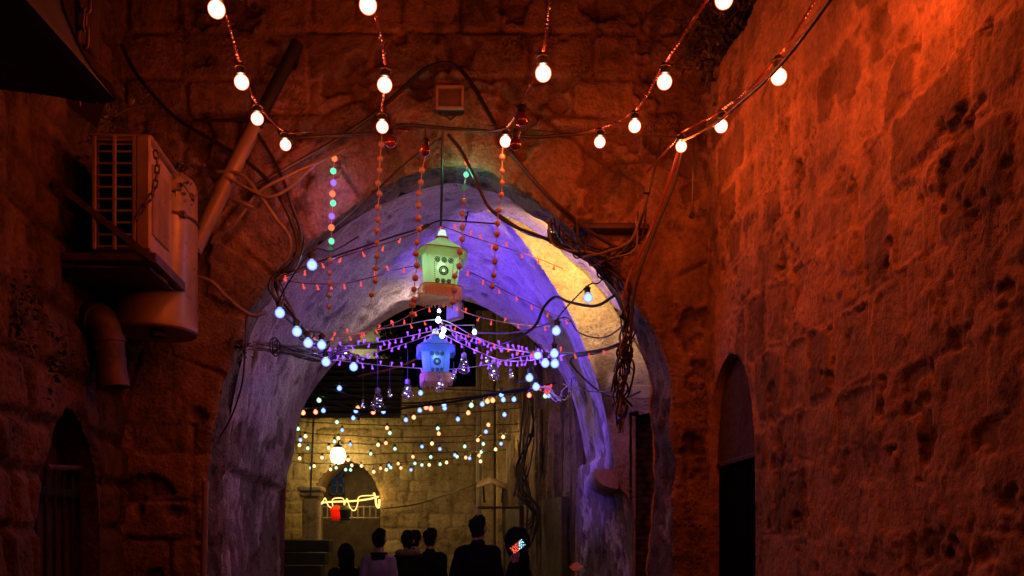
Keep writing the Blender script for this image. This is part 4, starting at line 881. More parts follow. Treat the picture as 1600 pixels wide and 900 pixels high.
MB().tube([P(303, 392, 5.79), P(306, 386, 5.80)], .043, 18).build('mouth', M['black'], sp)
dp = tag(MB().tube([P(321, 756, 5.88), P(318, 900, 5.88), P(316, 1170, 5.88)], .021, 12).tube([P(321, 752, 5.88), P(321, 764, 5.88)], .025, 12).build('drain_pipe', M['pvc']), 'slim pale pipe running down the left foot of the arch', 'pipe')
# canopy and white panel at the upper left
cn = thing('canopy', 'black sheet canopy jutting out from the left wall', 'canopy', P(40, 150, 3.4))
Yc = 3.55; bt = cr([P(88, -90, Yc), P(96, 0, Yc), P(112, 48, Yc), P(138, 100, Yc), P(182, 158, Yc)], 6); lo = cr([P(182, 158, Yc), P(150, 162, Yc), P(80, 150, Yc), P(0, 140, Yc), P(-120, 130, Yc)], 6)
poly = [(p.x, Yc, p.z) for p in bt] + [(p.x, Yc, p.z) for p in lo[1:]] + [tuple(P(-120, -90, Yc))]
MB().prism(poly, 'y', (0, -.9, 0)).build('sheet', M['tarp'], cn)
MB().tube([p + Vector((.003, -.005, 0)) for p in bt], .009, 6).build('hem', M['cable'], cn)
MB().tube([P(52, 0, 3.53), P(105, 92, 3.53), P(152, 162, 3.53)], .004, 5).build('guy_wire', M['greycable'], cn)
wp = thing('white_cabinet', 'pale metal cabinet end showing past the black canopy, hung on a chain', 'cabinet', P(120, 90, 3.9)); Yw = 3.8
MB().prism([P(40, -120, Yw), P(155, -120, Yw), P(155, 92, Yw), P(128, 66, Yw), P(40, 40, Yw)], 'y', (-.22, .35, 0)).build('panel', M['white_metal'], wp)
MB().prism([P(126, 72, Yw - .02), P(153, 97, Yw - .02), P(176, 118, Yw - .02), P(176, 131, Yw - .02), P(140, 105, Yw - .02), P(122, 88, Yw - .02)], 'y', (-.25, .4, 0)).build('flange', M['white_metal'], wp)
MB().box(P(124, 0, Yw - .004), (.008, .008, .9)).build('seam', M['rust'], wp)
def chain(label, pts, L, r):
    p = cr([P(*q) for q in pts], 8); n = int(sum((p[i + 1] - p[i]).length for i in range(len(p) - 1)) / (L * .78)); A = resample(p, n + 1); m = MB()
    for i in range(n):
        a, b = Vector(A[i]), Vector(A[i + 1]); d = (b - a).normalized(); c = (a + b) / 2; s = d.cross(Vector((0, 1, 0)) if i % 2 == 0 else Vector((1, .2, 0))).normalized(); w_ = L * .24; pt = []
        for k in range(17):
            t_ = 2 * PI * k / 16; pt.append(c + d * (L / 2 - w_) * (1 if math.cos(t_) >= 0 else -1) + d * w_ * math.cos(t_) + s * w_ * math.sin(t_))
        m.tube(pt, r, 6, False)
    return tag(m.build('chain', M['rust']), label, 'chain')
chain('heavy chain hanging before the pale cabinet', [(132, -60, 3.72), (133, 0, 3.72), (131, 40, 3.72), (129, 72, 3.74)], .085, .0075)
chain('thin chain slung round the air conditioner corner', [(243, 236, 4.86), (246, 262, 4.86), (240, 298, 4.86), (226, 322, 4.84), (212, 340, 4.84)], .05, .005)

# ------------------------------------------------------------ floodlights on the gate
fl = thing('floodlight', 'square unlit floodlight with a pale frame fixed over the arch', 'floodlight', P(702, 170, 5.85)); a, b = P(681, 134, 5.8), P(725, 171, 5.8); cx, cz, ww, hh = (a.x + b.x) / 2, (a.z + b.z) / 2, b.x - a.x, a.z - b.z
MB().box((cx, 5.86, cz), (ww * .96, .09, hh * .96), bev=.012).build('housing', M['dark_metal'], fl)
fm = MB()
for (dx, dz, sx, sz) in ((0, hh / 2 - .009, ww, .016), (0, -hh / 2 + .009, ww, .016), (-ww / 2 + .009, 0, .016, hh - .034), (ww / 2 - .009, 0, .016, hh - .034)): fm.box((cx + dx, 5.80, cz + dz), (sx, .03, sz), bev=.003)
fm.build('frame', plain('pale_frame', (.30, .27, .24), .45), fl)
MB().box((cx, 5.808, cz), (ww - .03, .012, hh - .03)).build('glass', plain('grey_lamp_glass', (.12, .10, .085), .2), fl)
MB().tube([(cx - ww * .3, 5.82, b.z - .01), (cx, 5.86, b.z - .04), (cx + ww * .3, 5.82, b.z - .01)], .007, 5).build('bracket', M['dark_metal'], fl)
def spot(t, loc, target, col, W, ang, blend=.5, r=.05):
    l = bpy.data.lights.new('flood', 'SPOT'); l.energy = W; l.color = col; l.spot_size = math.radians(ang); l.spot_blend = blend; l.shadow_soft_size = r
    o = bpy.data.objects.new('flood', l); COL.objects.link(o); o.parent = t; o.location = Vector(loc) - org(t); o.rotation_euler = (Vector(target) - Vector(loc)).to_track_quat('-Z', 'Y').to_euler(); return o
def flood(label, c, target, s, col, W, ang, lit, mat='dark_metal', blend=.5):
    t = thing('floodlight', label, 'floodlight', c); d = (Vector(target) - c).normalized(); R = d.to_track_quat('-Z', 'Y').to_matrix()
    MB().box(c, (s * 1.3, s, s * .45), R, .008).box(c + R @ Vector((0, 0, s * .3)), (s * .9, s * .7, s * .2), R, .006).build('housing', M[mat], t)
    MB().box(c - R @ Vector((0, 0, s * .235)), (s * 1.15, s * .85, .006), R).build('glass', lit, t)
    top = c + R @ Vector((0, s * .6, .02)); MB().tube([c + R @ Vector((-s * .68, 0, 0)), c + R @ Vector((-s * .68, s * .7, .03)), c + R @ Vector((s * .68, s * .7, .03)), c + R @ Vector((s * .68, 0, 0))], .006, 5).build('yoke', M['dark_metal'], t)
    spot(t, c - R @ Vector((0, 0, s * .3)), target, col, W, ang, blend); return t
flood('small black floodlight at the arch edge washing the plaster yellow', P(868, 372, 6.52), P(905, 400, 7.3), .075, (1, .56, .10), 120, 125, glow('flood_warm', (1, .9, .6), (1, .7, .3), 3, 2))
flood('pale tilted floodlight hanging behind the green lantern', P(711, 488, 9.3), P(470, 430, 8.1), .16, (1, .72, .72), 40, 92, plain('flood_cold_glass', (.5, .6, .65), .2), 'white_metal')
flood('small violet floodlight added among the wires at the left springing', P(514, 556, 7.6), Vector((.35, 8.45, 3.62)), .07, (.11, .035, 1), 460, 96, glow('added_flood_violet', (.5, .4, 1), (.3, .2, 1), 1.5, 1))  # no known fixture here: added to wash the right soffit violet

# ------------------------------------------------------------ loose cables over the gate
def cable(label, pts, r=.009, mat='cable', name='cable', group=None, n=8):
    return tag(MB().tube(path(pts, n), r, 8).build(name, M[mat]), label, 'cable', group)
Yf = 5.9
cable('thick black cable rising to a peak over the floodlight', [(400, 290, 5.86), (450, 262, 5.86), (520, 222, 5.85), (580, 182, 5.83), (630, 138, 5.86), (668, 106, 5.88), (706, 100, 5.88), (735, 128, 5.86), (765, 180, 5.84), (800, 240, 5.82), (850, 300, 5.84), (900, 348, 5.86), (960, 385, 5.86)], .014)
cable('black cable running level under the unlit floodlight', [(300, 188, 5.86), (420, 190, 5.84), (445, 214, 5.82), (520, 212, 5.8), (590, 207, 5.8), (630, 196, 5.8), (690, 200, 5.8), (760, 205, 5.8), (830, 214, 5.8), (880, 211, 5.8), (925, 208, 5.8)], .011)
cable('thin line stretched level to the right corner', [(760, 196, 5.82), (900, 209, 5.8), (1000, 212, 5.75), (1062, 214, 5.6)], .005)
cable('black cable dropping from the apex to the green lantern', [(692, 196, 5.8), (691, 250, 5.9), (690, 310, 6.05), (689, 352, 6.2)], .009)
cable('black cable slanting left from the apex across the vault', [(692, 214, 5.85), (640, 250, 5.85), (590, 296, 5.9), (540, 342, 5.9), (490, 382, 5.9), (434, 430, 5.85)], .007)
cable('green tinted cable falling right from the apex', [(700, 210, 5.82), (722, 238, 5.82), (745, 285, 5.84), (765, 325, 5.9), (800, 352, 6.0), (850, 372, 6.1), (905, 400, 6.15), (955, 432, 6.1)], .011)
cable('black cable pair drooping into the tangle on the right', [(770, 330, 6.3), (820, 362, 6.2), (868, 378, 6.15), (915, 405, 6.1), (960, 445, 6.05)], .012)
cable('sooty cable hung along the left edge of the voussoirs', [(190, 70, 5.86), (215, 118, 5.86), (270, 180, 5.85), (330, 218, 5.84), (380, 248, 5.84), (425, 290, 5.82), (455, 345, 5.8), (465, 390, 5.8), (448, 425, 5.8)], .013)
GC = 'old pale conduits looping over the left voussoirs'
cable('pale conduit sweeping down in a wide curve to the left springing', [(340, 268, 5.8), (375, 272, 5.78), (402, 300, 5.78), (430, 340, 5.78), (452, 370, 5.78), (452, 400, 5.8), (432, 430, 5.82), (428, 440, 5.82)], .013, 'greycable', 'conduit', GC)
cable('pale conduit crossing up to the right over the voussoirs', [(330, 380, 5.84), (370, 345, 5.8), (405, 300, 5.8), (450, 275, 5.8), (500, 252, 5.8), (540, 232, 5.82)], .011, 'greycable', 'conduit', GC)
cable('pale conduit dipping below the slanted pipe', [(352, 276, 5.78), (390, 296, 5.77), (420, 308, 5.77), (450, 295, 5.78), (480, 268, 5.8), (500, 250, 5.82)], .010, 'greycable', 'conduit', GC)
cable('short broken stub of pale conduit', [(364, 312, 5.8), (380, 318, 5.78), (396, 325, 5.79)], .012, 'greycable', 'conduit', GC)
cable('dark conduit running from the slanted pipe end to the vault', [(400, 205, 5.84), (425, 245, 5.84), (442, 280, 5.82), (455, 318, 5.8), (470, 365, 5.8), (466, 400, 5.8)], .011, 'cable', 'conduit')
cable('pale hose sagging from the tank to the left springing', [(306, 432, 5.78), (330, 440, 5.78), (352, 462, 5.8), (375, 482, 5.82), (396, 493, 5.84), (416, 488, 5.86)], .013, 'greycable', 'hose')
cable('thin wire drooping down the left pier', [(384, 495, 5.9), (383, 545, 5.9), (378, 600, 5.92), (362, 650, 5.94), (344, 682, 5.96)], .006)
cable('bent cable crossing the violet vault to the yellow plaster', [(700, 525, 7.3), (770, 540, 7.2), (830, 515, 7.0), (850, 480, 6.9), (868, 464, 6.85), (890, 472, 6.7), (930, 478, 6.5), (960, 462, 6.35)], .011)
cable('loose pale cable looping from the bulb bunch to the right pier', [(740, 520, 7.4), (800, 520, 7.2), (850, 508, 7.0), (885, 496, 6.9), (905, 520, 6.85), (945, 527, 6.7), (985, 500, 6.4)], .006, 'greycable')
cable('brown cable hanging from the tangle across the violet rib', [(985, 610, 6.3), (930, 612, 6.8), (895, 606, 7.2), (880, 600, 7.6)], .006, 'greycable')
cable('looped cable hanging down the violet rib to the pier', [(968, 540, 6.3), (930, 552, 6.6), (893, 560, 6.9), (900, 578, 7.0), (935, 610, 6.9), (970, 622, 6.6), (1000, 612, 6.3)], .008)
cable('dark cable reaching level from the bulb bunch to the tangle', [(860, 555, 6.9), (905, 552, 6.6), (945, 545, 6.35), (968, 537, 6.2)], .010)
cable('red lit cable falling from the corner bulbs to the tangle', [(1060, 235, 5.5), (1048, 275, 5.6), (1028, 330, 5.7), (1005, 385, 5.75), (985, 425, 5.78), (972, 470, 5.8)], .011, 'wire')
cable('black cable falling beside the red lit one', [(1066, 232, 5.5), (1052, 290, 5.6), (1025, 355, 5.68), (1004, 410, 5.72), (990, 460, 5.75), (985, 510, 5.78)], .012)
cable('straight black drop cable with a plug left of the corner', [(1033, 214, 5.7), (1026, 250, 5.72), (1016, 292, 5.75), (1000, 350, 5.78), (980, 400, 5.8)], .008)
cable('thin drop wire with a dangling plug in the corner', [(1084, 215, 5.6), (1083, 270, 5.6), (1082, 330, 5.6)], .006)
cable('black cable lying over the voussoirs right of the apex', [(800, 240, 5.8), (838, 286, 5.82), (870, 318, 5.82), (900, 345, 5.84), (905, 378, 5.86), (935, 400, 5.86), (968, 404, 5.86)], .009)
cable('black cable stretched along the rubble wall over the corner bulbs', [(1062, 222, 5.4), (1110, 198, 4.5), (1150, 166, 4.0), (1215, 106, 3.5), (1300, -5, 3.0), (1400, -160, 2.6)], .008)
m = MB(); m.box(P(1010, 298, 5.74), (.04, .03, .04), bev=.004); tag(m.build('cable_plug', M['socket']), 'small black plug on the straight drop cable', 'plug')
m = MB(); m.box(P(1081, 336, 5.6), (.03, .02, .04), Matrix.Rotation(.5, 3, 'Y'), .004); tag(m.build('cable_plug', M['socket']), 'small plug at the end of the thin corner wire', 'plug')
m = MB(); m.box(P(663, 356, 6.1), (.075, .03, .03), Matrix.Rotation(-.5, 3, 'Y'), .005); tag(m.build('cable_plug', M['socket']), 'black connector on the wires left of the green lantern', 'plug')
cable('black wire pair from the left springing to the lantern connector', [(436, 432, 5.75), (500, 408, 5.85), (560, 388, 5.95), (620, 368, 6.05), (660, 356, 6.1), (686, 345, 6.18), (720, 346, 6.3), (780, 350, 6.4)], .006)
# tangles: bundles tied together move as one thing
def tangle(name, label, spine, n, spread, r, seed, mats=('cable', 'cable', 'greycable')):
    rr = random.Random(seed); t = thing(name, label, 'cables', P(*spine[-1]))
    for k in range(n):
        i0 = rr.randrange(0, max(1, len(spine) - 3)); i1 = rr.randrange(min(i0 + 3, len(spine)), len(spine) + 1)
        pts = []
        for q in spine[i0:i1]:
            pts.append(P(q[0] + rr.gauss(0, spread), q[1] + rr.gauss(0, spread * .7), q[2] + rr.gauss(0, .03)))
        if len(pts) > 1: MB().tube(cr(pts, 7), r * rr.uniform(.6, 1.2), 6).build('cable', M[rr.choice(mats)], t)
    for k in range(n // 4):
        q = rr.choice(spine[1:]); c = P(q[0], q[1], q[2] - .02); R_ = rr.uniform(.03, .07); M3 = Matrix.Rotation(rr.uniform(.8, 2.2), 3, 'X') @ Matrix.Rotation(rr.uniform(0, 3), 3, 'Y')
        MB().torus(c, R_, r * .8, M3, 18, 5).build('loop', M['cable'], t)
    return t
tangle('cable_bundle', 'thick tangled bundle of black cables hanging down the right springing of the arch', [(905, 395, 6.0), (945, 425, 5.95), (975, 450, 5.9), (980, 490, 5.88), (978, 520, 5.9), (976, 550, 5.9), (972, 580, 5.92), (968, 610, 5.95), (972, 640, 5.95), (966, 668, 5.97)], 34, 7, .007, 4, ('cable', 'cable', 'cable', 'greycable'))
tangle('cable_bundle', 'bundle of cables gathered at the upper right edge of the arch', [(1000, 330, 5.78), (985, 375, 5.78), (960, 400, 5.8), (935, 405, 5.84), (905, 390, 5.9), (880, 370, 5.95), (862, 345, 5.9)], 16, 9, .007, 8)
tangle('cable_bundle', 'nest of wires where the left festoon meets the vault springing', [(388, 540, 5.95), (430, 542, 6.1), (470, 550, 6.4), (500, 556, 6.8), (530, 552, 7.1), (560, 562, 7.3)], 22, 7, .006, 15, ('cable', 'cable', 'greycable', 'wire'))
tangle('cable_bundle', 'nest of conduits at the left springing below the conduit loops', [(470, 372, 5.8), (462, 398, 5.8), (450, 418, 5.8), (434, 432, 5.82), (434, 460, 5.85), (452, 490, 5.95), (480, 525, 6.2), (512, 540, 6.6)], 12, 6, .007, 16, ('cable', 'greycable', 'cable'))
tangle('cable_bundle', 'black cables hanging in loops down the far alley wall', [(832, 560, 11.2), (828, 620, 11.2), (824, 680, 11.3), (815, 730, 11.4), (818, 770, 11.3), (832, 800, 11.2), (822, 840, 11.2)], 16, 7, .012, 21, ('cable',))
tangle('cable_bundle', 'twisted wires hanging with small lights beside the violet rib', [(835, 605, 9.0), (856, 608, 8.9), (872, 626, 8.8), (882, 612, 8.8), (892, 600, 8.8)], 10, 5, .006, 23, ('whitewire', 'cable'))
t = thing('string_cluster', 'knot of red and green small lights beside the violet rib', 'string lights', P(855, 612, 8.9))
for k in range(16): place('led', LEDM['red_led'], t, P(855 + random.gauss(0, 4), 608 + random.gauss(0, 5), 8.88), (random.uniform(0, 3), random.uniform(0, 3), 0))
bulb(t, P(852, 619, 8.9), .05, 'g', .4, LC['g']); bulb(t, P(858, 619, 8.9), .045, 'b', 0); bulb(t, P(827, 618, 8.9), .05, 'r', .8, LC['r'])

# ------------------------------------------------------------ dry bushes and creepers
def plant(label, centre, rad, n, leaf=.035, name='wall_plant', cat='plant', seed=1, branches=9):
    rr = random.Random(seed); c = Vector(centre); t = thing(name, label, cat, c); sm, lf = MB(), MB()
    for b_ in range(branches):
        d = Vector((rr.gauss(0, 1) * rad[0], rr.gauss(0, 1) * rad[1], rr.gauss(0, 1) * rad[2])); pts = [c, c + d * .4 + Vector((0, 0, rad[2] * .2)), c + d * .8, c + d + Vector((0, 0, -rad[2] * .3))]; q = cr(pts, 5); sm.tube(q, [.006 * (1 - .7 * i / len(q)) for i in range(len(q))], 4)
        for k in range(n // branches):
            p = q[rr.randrange(2, len(q))] + Vector((rr.gauss(0, .04), rr.gauss(0, .03), rr.gauss(0, .04))); s = leaf * rr.uniform(.5, 1.2); R = Matrix.Rotation(rr.uniform(0, 6), 3, 'Z') @ Matrix.Rotation(rr.uniform(-1.2, 1.2), 3, 'X') @ Matrix.Rotation(rr.uniform(-1, 1), 3, 'Y')
            lf.add([p + R @ Vector(v) for v in ((0, 0, 0), (s * .35, s * .5, s * .1), (0, s * 1.1, 0), (-s * .35, s * .5, s * .1))], [(0, 1, 2), (0, 2, 3)])
    sm.build('stem', M['stem'], t); lf.build('foliage', M['leaf'], t, False); return t
plant('dark bush hanging in the corner at the top of the rubble wall', P(1140, 60, 5.75), (.20, .10, .16), 900, .05, seed=3, branches=22)
plant('straggling dark bush further up the wall top', P(1195, -10, 5.4), (.22, .12, .14), 700, .05, seed=4, branches=18)
plant('small sprig rooted low in the corner wall', P(1118, 118, 5.85), (.06, .03, .09), 120, .035, seed=5)
plant('dry creeper above the air conditioner', P(272, 285, 5.5), (.10, .06, .12), 260, .035, seed=6, branches=12)
plant('creeper patch on the dark left wall', P(22, 500, 4.45), (.05, .12, .13), 200, .04, seed=7)
plant('creeper hanging over the small pointed door', P(85, 570, 4.9), (.06, .14, .14), 260, .04, seed=8)
plant('dry weeds beside the top of the air conditioner', P(165, 190, 5.2), (.12, .06, .12), 220, .035, seed=9, branches=12)
plant('weeds growing at the left springing of the arch', P(372, 535, 5.92), (.05, .03, .04), 70, .03, seed=10)
plant('dark tree before the pale upper house', P(606, 540, 17.5), (.15, .2, .45), 900, .09, 'tree', 'tree', 11, 26)
# dark wood bar, standing in for a black hollow where a beam sat
tag(MB().box((P(955, 355, 5.9).x, 5.93, P(955, 355, 5.9).z), (.5, .10, .05), bev=.012).build('dark_bar', M['darkwood']), 'dark bar standing in for a slot in the plaster right of the arch', 'beam')

# ------------------------------------------------------------ details of the far alley
t = thing('metal_canopy', 'small corrugated metal canopy on the yellow lit wall', 'canopy', P(772, 760, 14)); a = P(747, 752, 14.4); u_ = [(0, 0)]; m = MB()
N1 = 26
Vv = []; 
for i in range(N1):
    f = i / (N1 - 1); 
    for (e, dz, dy) in ((0, .03, 0), (1, -.10, -.55)):
        p0, p1 = P(744, 757, 14.2), P(790, 757, 14.2); Vv.append((p0.x + (p1.x - p0.x) * f + e * .02, 14.4 + dy, p0.z + dz + .10 * (1 - abs(f * 2 - .9)) + .012 * math.sin(i * PI)))
m.add(Vv, [(2 * i, 2 * i + 1, 2 * i + 3, 2 * i + 2) for i in range(N1 - 1)]); m.add([(x, y, z + .012) for x, y, z in Vv], [(2 * i + 2, 2 * i + 3, 2 * i + 1, 2 * i) for i in range(N1 - 1)])
m.build('sheet', M['rust'], t); MB().tube([P(755, 760, 14.3), P(757, 785, 14.4)], .018, 6).tube([P(786, 760, 14.3), P(784, 785, 14.4)], .018, 6).build('strut', M['rust'], t)
t = thing('sign_bracket', 'black iron bar bracket with a bright tipped board, beside the big man', 'bracket', P(742, 800, 11.5)); MB().tube([P(747, 793, 11.5), P(812, 793, 11.5)], .018, 6).build('bar', M['dark_metal'], t)
MB().box(P(743, 806, 11.5), (.05, .12, .24)).build('board', M['white_metal'], t)
for k, (lab, px, y0, Y, r_, mt) in enumerate((('grey drain pipe beside the dark doorway beyond the vault', 879, 790, 10.6, .035, 'pvc'), ('yellow lit drain pipe up the tall house corner', 800, 480, 15.0, .05, 'pvc'), ('tall drain pipe left of the pilasters', 748, 486, 15.6, .05, 'pvc'), ('thin iron drain pipe behind the hanging cables', 845, 640, 11.8, .03, 'rust'))):
    a = P(px, y0, Y); tag(MB().tube([a, (a.x, Y, 0)], r_, 10).tube([a + Vector((0, 0, -.5)), a + Vector((0, 0, -.56))], r_ * 1.25, 10).build('drain_pipe', M[mt]), lab, 'pipe')
tag(MB().box(P(872, 845, 10.9), (.10, .16, .95), bev=.02).build('notice_board', plain('tan_board', (.4, .28, .12), .7)), 'narrow tan board leaning on the far alley wall', 'board')
cable('tall dark pole wire left of the far arch', [(490, 652, 13.5), (487, 720, 13.5), (485, 778, 13.5)], .014)
cable('thin wire sagging from the far wall toward the metal canopy', [(596, 795, 15.7), (650, 788, 15.6), (700, 772, 15.3), (745, 755, 14.8)], .012)
cable('bundle of lines crossing level under the vault toward the house corner', [(455, 600, 10.2), (560, 640, 10.3), (690, 630, 10.3), (780, 615, 10.0), (860, 605, 9.7)], .014)
cable('second line crossing level under the vault', [(455, 590, 10.0), (600, 628, 10.1), (720, 622, 10.0), (870, 598, 9.7)], .010)
cable('slack red lit hose crossing behind the blue lantern', [(560, 588, 9.3), (620, 574, 9.3), (670, 552, 9.3), (700, 540, 9.3)], .012, 'wire')
for lab, px, kind in (('small red lantern hanging in the far arch', 525, (.7, .08, .03)), ('small dark lantern hanging beside the red one', 539, (.05, .06, .045))):
    c = P(px, 801, 15.8); t = thing('small_lantern', lab, 'lantern', c, None); mt = cloth('small_lantern_cloth', kind, .5, None, 0)
    MB().lathe([(.08, -.14), (.09, -.12), (.075, -.10), (.10, .04), (.115, .05), (.05, .12), (.02, .13)], c, 14).build('body', mt, t); MB().lathe([(.09, -.2), (.10, -.14)], c, 14).build('fringe', M['greycable'], t); MB().tube([c + Vector((0, 0, .12)), P(px, 786, 15.86)], .006, 5).build('cord', M['cable'], t)
    if kind[0] > .5: lamp(t, c, (1, .12, .04), .7, .03)

# ------------------------------------------------------------ people walking away through the vault
def blob(parts, vox, mat, name, parent, smooth_it=2, fold=None):
    """parts: ('c', p0, r0, p1, r1) tapered limbs and ('e', centre, radii) rounded masses, fused into one continuous skin"""
    m = MB()
    for p in parts:
        if p[0] == 'c':
            a, b = Vector(p[1]), Vector(p[3]); d = b - a; L = d.length; n = 14; R = d.to_track_quat('Z', 'Y').to_matrix(); pr = []
            for k in range(6): th = -PI / 2 + PI / 2 * k / 5; pr.append((max(p[2] * math.cos(th), 0), p[2] * math.sin(th)))
            for k in range(6): th = PI / 2 * k / 5; pr.append((max(p[4] * math.cos(th), 0), L + p[4] * math.sin(th)))
            pr[0] = (0, -p[2]); pr[-1] = (0, L + p[4]); m.lathe(pr, a, n, R)
        else:
            pr = [(max(math.cos(-PI / 2 + PI * k / 10), 0), math.sin(-PI / 2 + PI * k / 10)) for k in range(11)]; pr[0] = (0, -1); pr[-1] = (0, 1)
            s = MB().lathe(pr, (0, 0, 0), 16); R = p[3] if len(p) > 3 else Matrix.Identity(3)
            m.add([Vector(p[1]) + R @ Vector((v[0] * p[2][0], v[1] * p[2][1], v[2] * p[2][2])) for v in s.v], s.f)
    me = bpy.data.meshes.new('raw'); me.from_pydata([tuple(v) for v in m.v], [], m.f); tmp = bpy.data.objects.new('raw', me); COL.objects.link(tmp)
    r = tmp.modifiers.new('r', 'REMESH'); r.mode = 'VOXEL'; r.voxel_size = vox
    s = tmp.modifiers.new('s', 'SMOOTH'); s.factor = .5; s.iterations = smooth_it
    dg = bpy.context.evaluated_depsgraph_get(); out = bpy.data.meshes.new_from_object(tmp.evaluated_get(dg)); bpy.data.objects.remove(tmp)
    out.materials.clear()
    if fold:
        nv = len(out.vertices); co = np.empty(nv * 3); out.vertices.foreach_get('co', co); co = co.reshape(-1, 3); nn = np.empty(nv * 3); out.vertices.foreach_get('normal', nn); nn = nn.reshape(-1, 3)
        fz = fold[1] * (.45 if fold[2] else 1); co = co + nn * (fold[0] * fbm(co[:, 0] * fold[1] + org(parent).x + fold[3], co[:, 1] * fold[1], co[:, 2] * fz, 4, 401, .6))[:, None]; out.vertices.foreach_set('co', co.ravel())
    out.polygons.foreach_set('use_smooth', [True] * len(out.polygons)); out.name = name
    o = link_mesh(name, out, mat, parent, org(parent)); return o
SKIN = plain('skin', (.30, .17, .11), .6, var=.1, spec=.2); HAIR = plain('dark_hair', (.008, .006, .006), .9, spec=.05, var=.5, scale=60, bump=.5)
def person(label, px, Y, H, heading, coat, trousers, sh=1.0, hood=False, hairy=True, raise_arm=False, fur=False, shirt_collar=None, lean=0.0, head_px=None):
    """heading: turn about Z; 0 walks away from the camera (+Y)"""
    base = Vector((P(px, 0, Y).x, Y, 0)); t = thing('person', label, 'person', base, 'people walking away through the vault' if not raise_arm else None); t.rotation_euler = (0, 0, heading); ORG[t.name] = Vector((0, 0, 0))
    k = H / 1.75; S = lambda x, y, z: Vector((x * k, y * k, z * k)); w_ = sh
    hd = S(0, .035 + lean, 1.635); body, ct, tr_ = [], [], []
    body += [('e', hd, (.076 * k, .096 * k, .115 * k)), ('e', hd + S(0, .03, -.06), (.056 * k, .062 * k, .066 * k)), ('c', S(0, .005 + lean * .7, 1.42), .058 * k, hd + S(0, -.01, -.06), .054 * k),
             ('e', hd + S(0, .105, -.02), (.014 * k, .02 * k, .026 * k)), ('e', hd + S(0, .098, -.062), (.024 * k, .012 * k, .010 * k)),
             ('e', hd + S(.078, -.005, -.01), (.013 * k, .022 * k, .034 * k)), ('e', hd + S(-.078, -.005, -.01), (.013 * k, .022 * k, .034 * k)),
             ('e', hd + S(.03, .088, .015), (.014 * k, .01 * k, .009 * k)), ('e', hd + S(-.03, .088, .015), (.014 * k, .01 * k, .009 * k)),
             ('e', S(0, lean * .5, 1.27), (.165 * k * w_, .105 * k, .19 * k)), ('e', S(0, 0, 1.05), (.14 * k * w_, .10 * k, .17 * k)), ('e', S(0, -.01, .93), (.16 * k * w_, .115 * k, .12 * k)),
             ('c', S(-.15 * w_, lean * .6, 1.40), .06 * k, S(.15 * w_, lean * .6, 1.40), .06 * k)]
    ct += [('e', S(0, lean * .5, 1.27), (.205 * k * w_, .135 * k, .20 * k)), ('e', S(0, 0, 1.05), (.185 * k * w_, .135 * k, .2 * k)), ('e', S(0, -.005, .90), (.19 * k * w_, .14 * k, .13 * k)), ('c', S(-.165 * w_, lean * .6, 1.385), .078 * k, S(.165 * w_, lean * .6, 1.385), .078 * k), ('c', S(0, lean * .5, 1.40), .085 * k, S(0, .005 + lean * .8, 1.465), .068 * k)]
    legs = ((-1, .16), (1, -.13))
    for s, st in legs:
        hip, kn, an = S(.09 * s, 0, .90), S(.10 * s, st * .6 + .05, .49), S(.10 * s, st, .09 + (.03 if st < 0 else 0))
        body += [('c', hip, .085 * k, kn, .055 * k), ('c', kn, .055 * k, an, .036 * k), ('c', an + S(0, -.03, -.04), .035 * k, an + S(0, .15, -.06), .028 * k)]
        tr_ += [('c', hip, .10 * k, kn, .075 * k), ('c', kn, .073 * k, an + S(0, 0, .0), .062 * k), ('e', S(0, -.005, .92), (.17 * k * w_, .125 * k, .12 * k))]
    for s in (-1, 1):
        sho = S(.20 * s * w_, lean * .6, 1.38)
        if raise_arm and s == -1: el_, wr = S(-.33, .05, 1.16), S(-.27, .03, 1.42)
        else: el_, wr = S(.265 * s * w_, -.05 - .03 * s, 1.10), S(.235 * s * w_, .14, .91)
        body += [('c', sho, .052 * k, el_, .04 * k), ('c', el_, .04 * k, wr, .027 * k)]
        ct += [('c', sho, .064 * k, el_, .056 * k), ('c', el_, .056 * k, wr.lerp(el_, .08), .043 * k)]
        d = (wr - el_).normalized(); sd = d.cross(Vector((s, 0, 0.2))).normalized(); pal = wr + d * .05 * k
        body.append(('c', wr, .026 * k, pal + d * .02 * k, .030 * k))
        for f in range(4):
            o_ = sd * (f - 1.5) * .019 * k; Lf = (.062, .074, .07, .054)[f] * k; b0 = pal + d * .035 * k + o_; b1 = b0 + d * Lf * .55 + Vector((-s * .012, 0, -.01)) * k; b2 = b1 + d * Lf * .4 + Vector((-s * .024, 0, -.012)) * k
            body += [('c', b0, .0088 * k, b1, .0082 * k), ('c', b1, .0082 * k, b2, .0072 * k)]
        th0 = wr + d * .02 * k - sd * .028 * k; th1 = th0 + d * .03 * k - sd * .022 * k; body += [('c', th0, .012 * k, th1, .010 * k), ('c', th1, .010 * k, th1 + d * .03 * k, .008 * k)]
    blob(body, .0085, SKIN, 'body', t); blob(ct, .013, coat, 'jacket', t, 4, (.028, 6.0, True, px * .37)); blob(tr_, .016, trousers, 'trousers', t, 3)
    sh_ = []
    for s, st in legs: an = S(.10 * s, st, .09 + (.03 if st < 0 else 0)); sh_ += [('c', an + S(0, -.035, -.035), .046 * k, an + S(0, .16, -.055), .036 * k), ('c', an, .05 * k, an + S(0, -.01, -.03), .048 * k)]
    blob(sh_, .012, M['cable'], 'shoes', t, 1)
